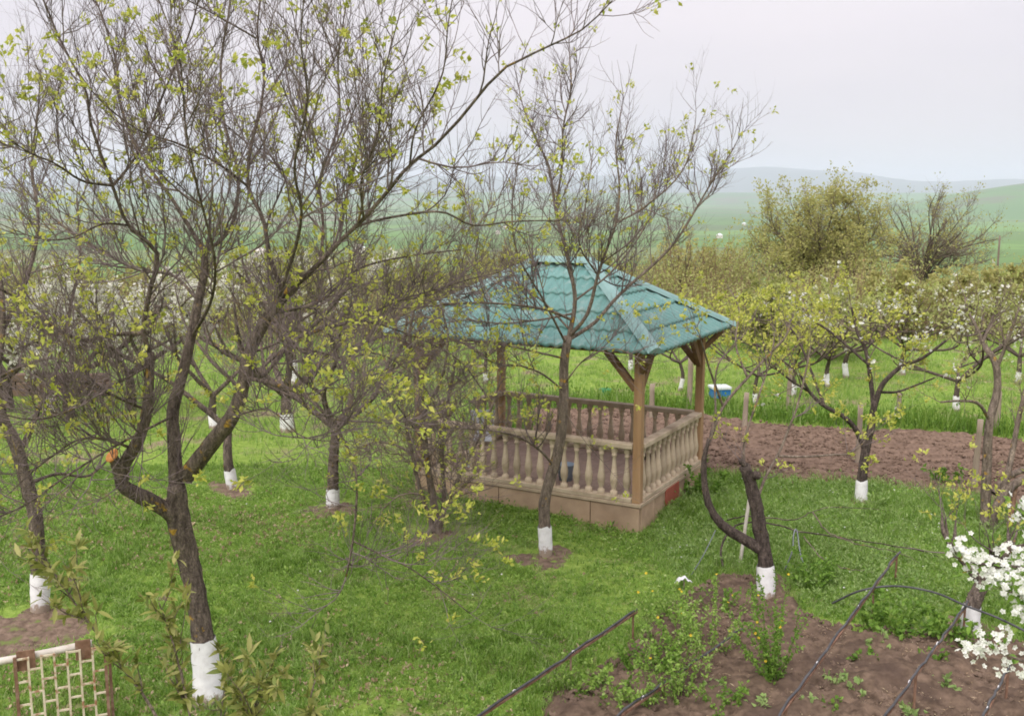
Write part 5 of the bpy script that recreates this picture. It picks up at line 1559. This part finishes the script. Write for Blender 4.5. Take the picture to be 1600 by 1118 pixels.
cane('grey hose strand rising left of the pruned tree behind the rag', [(1080, 898, 0), (1100, 865, .25), (1118, 828, .48)], 0.007, 0.006, 'grey_hose', 'hose_hoop', 'hose', 'grey hoops of hose')
# white rag on a peg
rg = G(1068, 918)
rb = thing('rag', 'scrap of white cloth hung on a peg at the top of the bed', 'rag', (rg[0], rg[1], 0))
Tubes().add(np.array([[0, 0, -0.08], [0.005, 0, 0.05], [0.0, 0, 0.13]]), np.full(3, 0.008), 6, cap=True).obj('peg', M['post'], rb)
rng = np.random.default_rng(5)
u_, v_ = np.meshgrid(np.linspace(-1, 1, 11), np.linspace(0, 1, 8), indexing='ij')
X = 0.085 * u_ + 0.03 * v_ * u_
Z = 0.14 - 0.09 * np.abs(u_) ** 1.3 * (0.6 + 0.4 * v_) + 0.012 * np.sin(u_ * 9)
Yy = -0.05 + 0.1 * v_ + 0.014 * np.cos(u_ * 7 + v_ * 3)
i, j = np.meshgrid(np.arange(10), np.arange(7), indexing='ij')
q = np.stack([i * 8 + j, (i + 1) * 8 + j, (i + 1) * 8 + j + 1, i * 8 + j + 1], -1).reshape(-1, 4)
ro = mesh_obj('cloth', np.stack([X, Yy, Z], -1).reshape(-1, 3), [q], M['rag'], rb)
mdf = ro.modifiers.new('thick', 'SOLIDIFY')
mdf.thickness = 0.006

# ------------------------------------------------------------------ leafy plants in the bed
def herb(name, label, px, py, h_px, spread_px, stems, seed, leaf_l=0.05, mat='weed', dens=30, flowers=0, group='green plants in the garden bed', lean=0.0, cat='plant', br=0.3):
    rng = np.random.default_rng(seed)
    b = G(px, py)
    b[2] = float(ground_z(b[0], b[1])) + 0.02
    h, sp = pxm(h_px, b), pxm(spread_px, b)
    t = thing(name, label, cat, b, 0, group)
    a = rng.random(stems) * 6.28
    rr = rng.random(stems) ** 0.6
    p0 = b + np.stack([np.cos(a) * rr * sp * br, np.sin(a) * rr * sp * br, np.full(stems, -0.03)], 1)
    d0 = np.stack([np.cos(a) * rr * sp / h * 0.55 + lean, np.sin(a) * rr * sp / h * 0.55, np.ones(stems)], 1)
    S = grow(rng, p0, d0, h * rng.uniform(0.5, 1.1, stems), 10, 0.1, -0.015)
    hide_parts_kind(Tubes().add(S, np.full((stems, 10), 0.0035) * np.linspace(1, .4, 10), 5).obj('stems', M['weed'], t, b))
    p, d, r, tt = spawn(rng, S, np.ones(S.shape[:2]), dens, 0.12, 1.0, 1.1, 0.15)
    a_, c_ = cluster(rng, p, d, 3, 0.012)
    leaf_mesh('leaves', a_, c_, leaf_l * rng.uniform(0.5, 1.2, len(a_)), leaf_l * 0.6 * rng.uniform(0.7, 1.2, len(a_)), M[mat], t, b, rng)
    if flowers:
        k = rng.integers(0, stems, flowers)
        fpos = S[k, rng.integers(5, 10, flowers)] + rng.normal(0, 0.02, (flowers, 3))
        flower_mesh('flowers', fpos, np.tile([0, -0.5, 0.8], (flowers, 1)) + rng.normal(0, .3, (flowers, 3)), np.full(flowers, 0.016), M['yellow'], t, b, rng)
    return t
herb('weed', 'tall pale green weed clump with yellow flowers left of the pruned tree', 1090, 1020, 125, 130, 26, 1, 0.042, 'lawn_weed', dens=34, flowers=9)
herb('weed', 'tall green weed clump before the pruned tree, V shaped', 1208, 1072, 170, 110, 26, 2, 0.04, 'weed', dens=34, flowers=7, br=0.08)
herb('weed', 'weed clump at the bottom of the bed on the half-hidden hose line', 1055, 1100, 160, 90, 18, 3, 0.042, 'lawn_weed', dens=34, flowers=2)
herb('weed', 'weed clump left of the tall ones on the lawn side of the bed', 1010, 1050, 70, 90, 22, 4, 0.05, dens=40)
herb('weed', 'low weeds at the left edge of the bed near the bottom', 960, 1090, 40, 60, 12, 5, 0.05)
herb('weed', 'leafy weeds along the lawn edge of the bed below the first hose line', 905, 1075, 55, 80, 18, 71, 0.05, 'lawn_weed', dens=34)
herb('weed', 'feathery weeds at the top left corner of the bed by the cloth scrap', 1050, 965, 60, 90, 20, 72, 0.045, 'lawn_weed', dens=34, flowers=3)
herb('weed', 'weeds between the cloth scrap and the pruned trunk', 1130, 955, 50, 70, 16, 73, 0.045, 'weed', dens=32, flowers=2)
herb('weed', 'weed clump at the bottom edge left of the half-hidden hose line', 985, 1112, 60, 70, 16, 74, 0.05, 'lawn_weed', dens=34)
herb('weed', 'weeds at the bottom edge right of the tall clumps', 1125, 1110, 60, 60, 14, 75, 0.045, 'weed', dens=32)
herb('weed', 'low weed clump in the grass right of the pruned trunk', 1265, 915, 60, 70, 20, 6, 0.06, 'weed')
herb('bush', 'round dark green leafy plant under the black arched hose', 1385, 985, 62, 95, 26, 7, 0.07)
herb('bush', 'leafy green plant at the foot of the stout white stem', 1495, 1010, 60, 90, 18, 8, 0.07)
for k, (px, py, lab) in enumerate([(1367, 1012, 'small seedling right of the middle hose line, upper one'), (1345, 1030, 'small seedling right of the middle hose line, second one'), (1320, 1068, 'pale seedling right of the middle hose line near the ties'),
    (1345, 1082, 'bright seedling low in the bed between two hose lines'), (1460, 1030, 'small seedling between right hose line and blossom'), (1475, 1075, 'seedling right of the right hose line near the bottom'),
    (1270, 1108, 'bright seedling at the bottom edge beside the middle hose line'), (1300, 1112, 'bright lime seedling at the bottom edge between hose lines'), (1115, 1076, 'low dark weed between the tall weed clumps'),
    (1420, 1112, 'seedling at the bottom edge left of the right hose line'), (930, 1110, 'seedling at the bottom left corner of the bed'), (1175, 1110, 'small weed at the bottom edge right of the half-hidden hose line'), (1440, 985, 'little weed at the top edge of the bed right of the round plant')]):
    herb('seedling', lab, px, py, 24, 42, 12, 30 + k, 0.07, 'weed_pale' if k % 3 != 1 else 'weed', dens=28, group='seedlings in the bed')
herb('weed', 'tall weed at the back corner of the gazebo plinth', 1095, 775, 60, 46, 16, 61, 0.08, group='weeds at the gazebo')
herb('weed', 'broad-leaved plant standing up at the front edge of the ploughed strip', 1478, 760, 36, 44, 10, 63, 0.1, dens=18, group='weeds by the strip')

# clods and pebbles on the bed
rng = np.random.default_rng(71)
n = 34000
xx, yy = rng.uniform(0.1, 6.2, n), rng.uniform(7.0, 12.2, n)
s_ = soil_sd(xx, yy, BED)
k = s_ > 0.1
xx, yy = xx[k], yy[k]
z = ground_z(xx, yy) + 0.05
V0 = np.array([[1, 0, 0], [0, 1, 0], [-1, 0, 0], [0, -1, 0], [0, 0, 1], [0, 0, -1.0]])
F0 = np.array([[0, 1, 4], [1, 2, 4], [2, 3, 4], [3, 0, 4], [1, 0, 5], [2, 1, 5], [3, 2, 5], [0, 3, 5]])
sz = 0.005 + 0.034 * rng.random(len(xx)) ** 4.0
V = V0[None] * sz[:, None, None] * rng.uniform(0.6, 1.3, (len(xx), 6, 1)) + np.stack([xx, yy, z], 1)[:, None, :]
o = mesh_obj('soil_clods', V.reshape(-1, 3), [(F0[None] + 6 * np.arange(len(xx))[:, None, None]).reshape(-1, 3)], M['clod'], None, False)
o['kind'] = 'stuff'
tag(o, 'crumbled clods of earth on the garden bed', 'soil')

rng = np.random.default_rng(72)
n = 16000
yy = rng.uniform(15.5, 22.5, n)
xx = rng.uniform(0.0, 0.56, n) * yy
k = soil_sd(xx, yy, FIELD) > 0.1
xx, yy = xx[k], yy[k]
sz = 0.012 + 0.035 * rng.random(len(xx)) ** 2.5
V = V0[None] * sz[:, None, None] * rng.uniform(0.6, 1.3, (len(xx), 6, 1)) * np.array([1, 1, 0.7]) + np.stack([xx, yy, ground_z(xx, yy) + 0.055], 1)[:, None, :]
o = mesh_obj('soil_clods', V.reshape(-1, 3), [(F0[None] + 6 * np.arange(len(xx))[:, None, None]).reshape(-1, 3)], M['tilled'], None, True)
o['kind'] = 'stuff'
tag(o, 'crumbled clods of earth on the ploughed strip', 'soil')

# ------------------------------------------------------------------ grass
def grass(name, label, n, y0, y1, hfun, wid, mat, seed, segs=2, accept=None, cat='grass', tuft=0, tr=0.035):
    rng = np.random.default_rng(seed)
    m = n // tuft if tuft else n
    y = np.sqrt(rng.uniform(y0 ** 2, y1 ** 2, m))
    x = rng.uniform(-1, 1, m) * (0.58 * y + 0.8)
    th = np.ones(m)
    if tuft:
        # blades stand in tufts of their own height and size
        th = np.repeat(rng.uniform(0.55, 1.5, m), tuft)
        sp = np.repeat(rng.uniform(0.4, 1.5, m), tuft) * tr
        x = np.repeat(x, tuft) + rng.normal(0, 1, m * tuft) * sp
        y = np.repeat(y, tuft) + rng.normal(0, 1, m * tuft) * sp
        n = m * tuft
    k = (soil(x, y) < np.abs(0.17 * rng.normal(size=n)) - 0.05) & ~in_gazebo(x, y, 0.02)
    if accept is not None:
        k &= accept(x, y, rng.random(n))
    x, y, th = x[k], y[k], th[k]
    n = len(x)
    z = ground_z(x, y)
    h = hfun(x, y) * th * rng.uniform(0.45, 1.25, n)
    w = wid * rng.uniform(0.6, 1.3, n)
    a = rng.random(n) * 6.28
    s = np.stack([np.cos(a), np.sin(a), 0 * a], 1)
    b = rng.random(n) * 6.28
    ln = rng.uniform(0.15, 0.9, n)[:, None] * np.stack([np.cos(b), np.sin(b), 0 * b], 1)
    P = np.stack([x, y, z - 0.01], 1)
    up = np.array([0, 0, 1.0])
    h_ = h[:, None]
    w_2 = w[:, None] / 2
    if segs == 2:
        m = P + up * h_ * 0.6 + ln * h_ * 0.3
        tip = P + up * h_ * 0.95 + ln * h_ * 0.95
        V = np.stack([P - s * w_2, P + s * w_2, m + s * w_2 * 0.8, m - s * w_2 * 0.8, tip], 1)
        kk = np.arange(n)[:, None] * 5
        fl = [kk + np.array([0, 1, 2, 3]), kk + np.array([3, 2, 4])]
    else:
        tip = P + up * h_ + ln * h_ * 0.6
        V = np.stack([P - s * w_2, P + s * w_2, tip], 1)
        kk = np.arange(n)[:, None] * 3
        fl = [kk + np.array([0, 1, 2])]
    o = mesh_obj(name, V.reshape(-1, 3), fl, M[mat], None, False)
    o['kind'] = 'stuff'
    return tag(o, label, cat)
patch = lambda x, y: fbm(x + 200, y + 200, 1.1, 81, 3)
patch2 = lambda x, y: fbm(x + 300, y + 300, 2.3, 91, 3)
def edge_field(x, y):
    s = soil_sd(x, y, FIELD)
    return np.exp(-((s + 0.5) / 0.5) ** 2)
def h_near(x, y):
    g = in_gazebo(x, y, 0.35).astype(float)
    return 0.024 + 0.05 * np.clip(patch(x, y) * 2.4 - 0.75, 0, 1) + 0.05 * (x > 1.8) * np.clip((y - 11.0) / 2.0, 0, 1) - 0.01 * g
def thin(x, y, u):
    return u < 0.25 + 1.6 * np.clip(patch2(x, y) - 0.3, 0, 1) + 0.5 * (x > 1.8)
grass('grass', 'short fresh green grass of the lawn round the trees', 230000, 6.3, 17.5, h_near, 0.0075, 'grass', 1, 2, thin)
grass('grass', 'fresh green grass tufts all over the lawn', 275000, 6.3, 17.5, lambda x, y: h_near(x, y) * 1.2 + 0.02, 0.008, 'grass', 11, 2, None, tuft=20)
grass('grass', 'darker longer grass tufts in the lawn', 170000, 6.5, 17.5, lambda x, y: h_near(x, y) * 1.35 + 0.02, 0.009, 'grass_dark', 2, 2, lambda x, y, u: u < np.clip(patch(x, y) * 4 - 1.7, 0.12, 1) + 0.7 * in_gazebo(x, y, 0.3), tuft=24, tr=0.05)
def h_far(x, y):
    return 0.07 + 0.08 * patch(x, y) + 0.28 * edge_field(x, y) * (y > 20)
grass('grass', 'meadow grass beyond the ploughed strip and down the orchard', 230000, 17.3, 47, h_far, 0.022, 'grass', 3, 1, tuft=12, tr=0.12)
grass('grass', 'dark tall weeds along the back edge of the ploughed strip', 60000, 19.5, 27, lambda x, y: 0.42 + 0 * x, 0.03, 'grass_dark', 4, 1, lambda x, y, u: u < edge_field(x, y) * (x > -2) * 0.9)
def flat_leaves(name, label, n, y0, y1, L, mat, seed, acc, lift=0.02, cat='weeds'):
    rng = np.random.default_rng(seed)
    y = np.sqrt(rng.uniform(y0 ** 2, y1 ** 2, n))
    x = rng.uniform(-1, 1, n) * (0.53 * y + 0.3)
    k = (soil(x, y) < -0.03) & ~in_gazebo(x, y, 0.02) & acc(x, y, rng.random(n))
    x, y = x[k], y[k]
    p = np.stack([x, y, ground_z(x, y) + lift * rng.random(len(x))], 1)
    P_, D_ = cluster(rng, p, np.tile([0, 0, 0.6], (len(p), 1)), 5, 0.012)
    P_[:, 2] = np.maximum(P_[:, 2], p[:, 2].repeat(5))
    D_[:, 2] = np.abs(D_[:, 2]) + 0.1
    o = leaf_mesh(name, P_, D_, L * rng.uniform(0.5, 1.3, len(P_)), L * 0.5 * rng.uniform(0.7, 1.2, len(P_)), M[mat], None, None, rng)
    return tag(o, label, cat)
flat_leaves('ground_weeds', 'fresh soft low weeds spread through the whole lawn', 60000, 6.5, 17.5, 0.034, 'lawn_weed', 15, lambda x, y, u: u < np.clip(patch2(x + 5, y) * 3 - 0.7, 0.15, 1), 0.045)
flat_leaves('ground_weeds', 'broad-leaved low weeds among the lawn grass', 20000, 6.5, 17, 0.04, 'weed', 5, lambda x, y, u: u < np.clip(patch2(x + 9, y) * 3 - 1.2, 0.05, 1))
def clumps(name, label, m, y0, y1, L, mat, seed, acc, n=16, sp=0.05, hi=0.07):
    rng = np.random.default_rng(seed)
    y = np.sqrt(rng.uniform(y0 ** 2, y1 ** 2, m))
    x = rng.uniform(-1, 1, m) * (0.53 * y + 0.3)
    k = (soil(x, y) < -0.08) & ~in_gazebo(x, y, 0.1) & acc(x, y, rng.random(m))
    x, y = x[k], y[k]
    s = np.repeat(rng.uniform(0.4, 1.5, len(x)), n)
    p = np.stack([np.repeat(x, n), np.repeat(y, n), np.repeat(ground_z(x, y), n)], 1)
    off = rng.normal(0, 1, p.shape) * (sp * s)[:, None]
    off[:, 2] = np.abs(rng.normal(0, 1, len(p))) * hi * s * 0.6
    d = norm(off + rng.normal(0, 0.03, off.shape) + np.array([0, 0, 0.035]))
    o = leaf_mesh(name, p + off, d, L * s ** 0.5 * rng.uniform(0.5, 1.3, len(p)), L * 0.42 * s ** 0.5 * rng.uniform(0.7, 1.2, len(p)), M[mat], None, None, rng, 0.5)
    return tag(o, label, 'weeds')
clumps('ground_weeds', 'dark leafy weed clumps dotted over the lawn', 2600, 6.5, 17.5, 0.06, 'weed', 21, lambda x, y, u: u < 0.25 + 1.2 * np.clip(patch(x + 4, y) - 0.42, 0, 1) * 2)
clumps('ground_weeds', 'bright leafy weed clumps dotted over the lawn', 5200, 6.5, 17.5, 0.055, 'lawn_weed', 22, lambda x, y, u: u < 0.3 + np.clip(patch(x, y + 7) - 0.4, 0, 1) * 2)
clumps('ground_weeds', 'tall pale weeds thick in the long grass right of the gazebo', 3400, 11.5, 18.2, 0.06, 'weed_pale', 23, lambda x, y, u: (x > 2.6) & (u < 0.75), 22, 0.07, 0.16)
clumps('ground_weeds', 'deep green weeds along the foot of the gazebo and strip', 5000, 12.5, 18.5, 0.06, 'weed', 24, lambda x, y, u: (in_gazebo(x, y, 0.45) | (np.abs(soil_sd(x, y, FIELD) + 0.3) < 0.25)) & (u < 0.8), 16, 0.06, 0.08)
clumps('ground_weeds', 'dark tufty weeds behind the ploughed strip', 9000, 19, 27, 0.1, 'weed', 25, lambda x, y, u: u < edge_field(x, y) * 0.8, 12, 0.12, 0.3)
rng = np.random.default_rng(77)
yy = np.sqrt(rng.uniform(7 ** 2, 20 ** 2, 1500))
xx = rng.uniform(-0.5, 0.53, 1500) * yy
k = (soil(xx, yy) < -0.1) & ~in_gazebo(xx, yy, 0.1) & (rng.random(1500) < np.where(xx > 2.0, 0.45, 0.03))
pf = np.stack([xx, yy, ground_z(xx, yy) + rng.uniform(0.05, 0.14, 1500)], 1)[k]
of_ = flower_mesh('meadow_flowers', pf, rng.normal(0, 0.3, pf.shape) + np.array([0, -0.3, 1.0]), np.full(len(pf), 0.014), M['petal'], None, None, rng)
tag(of_, 'tiny white flowers scattered in the grass', 'flowers')
yy = rng.uniform(7.3, 11.5, 2600)
xx = rng.uniform(0.2, 0.55, 2600) * yy
k = soil_sd(xx, yy, BED) > 0.1
ps_ = np.stack([xx, yy, ground_z(xx, yy) + 0.075], 1)[k]
os_ = leaf_mesh('straw_bits', ps_, rng.normal(0, 1, ps_.shape) * np.array([1, 1, 0.15]), 0.05 * rng.uniform(0.4, 1.3, len(ps_)), np.full(len(ps_), 0.007), M['straw'], None, None, rng, 0.1)
tag(os_, 'bits of dry straw and root lying on the garden bed', 'straw')
flat_leaves('ground_weeds', 'pale soft weeds in the long grass right of the gazebo', 26000, 10.5, 17.8, 0.04, 'weed_pale', 6, lambda x, y, u: (x > 2.0) & (u < np.clip(patch2(x, y) * 4 - 1.1, 0.1, 1)), 0.16)
flat_leaves('ground_weeds', 'dry straw-coloured leaf litter on the lawn', 14000, 6.5, 16, 0.045, 'straw', 7, lambda x, y, u: (x < 1.0) & (u < np.clip(patch2(x + 3, y + 8) * 4 - 1.9, 0.03, 0.8)), 0.05)

# ------------------------------------------------------------------ hazy air over the whole valley
hz_lo, hz_hi = -140.0, 520.0
hz_v = np.array([[-16000, -600, hz_lo], [17000, -600, hz_lo], [17000, 24000, hz_lo], [-16000, 24000, hz_lo], [-16000, -600, hz_hi], [17000, -600, hz_hi], [17000, 24000, hz_hi], [-16000, 24000, hz_hi]], float)
hm = bpy.data.materials.new('haze_air')
hm.use_nodes = True
hn, hl = hm.node_tree.nodes, hm.node_tree.links
hn.remove(hn['Principled BSDF'])
pv = hn.new('ShaderNodeVolumePrincipled')
pv.inputs['Color'].default_value = (0.79, 0.855, 0.99, 1)
pv.inputs['Density'].default_value = 0.00009
pv.inputs['Anisotropy'].default_value = 0.0
hl.new(pv.outputs['Volume'], hn['Material Output'].inputs['Volume'])
ho = mesh_obj('haze', hz_v, [BOXF], hm, None, False)
ho['kind'] = 'stuff'
tag(ho, 'thin bluish haze filling the air over the valley', 'haze')
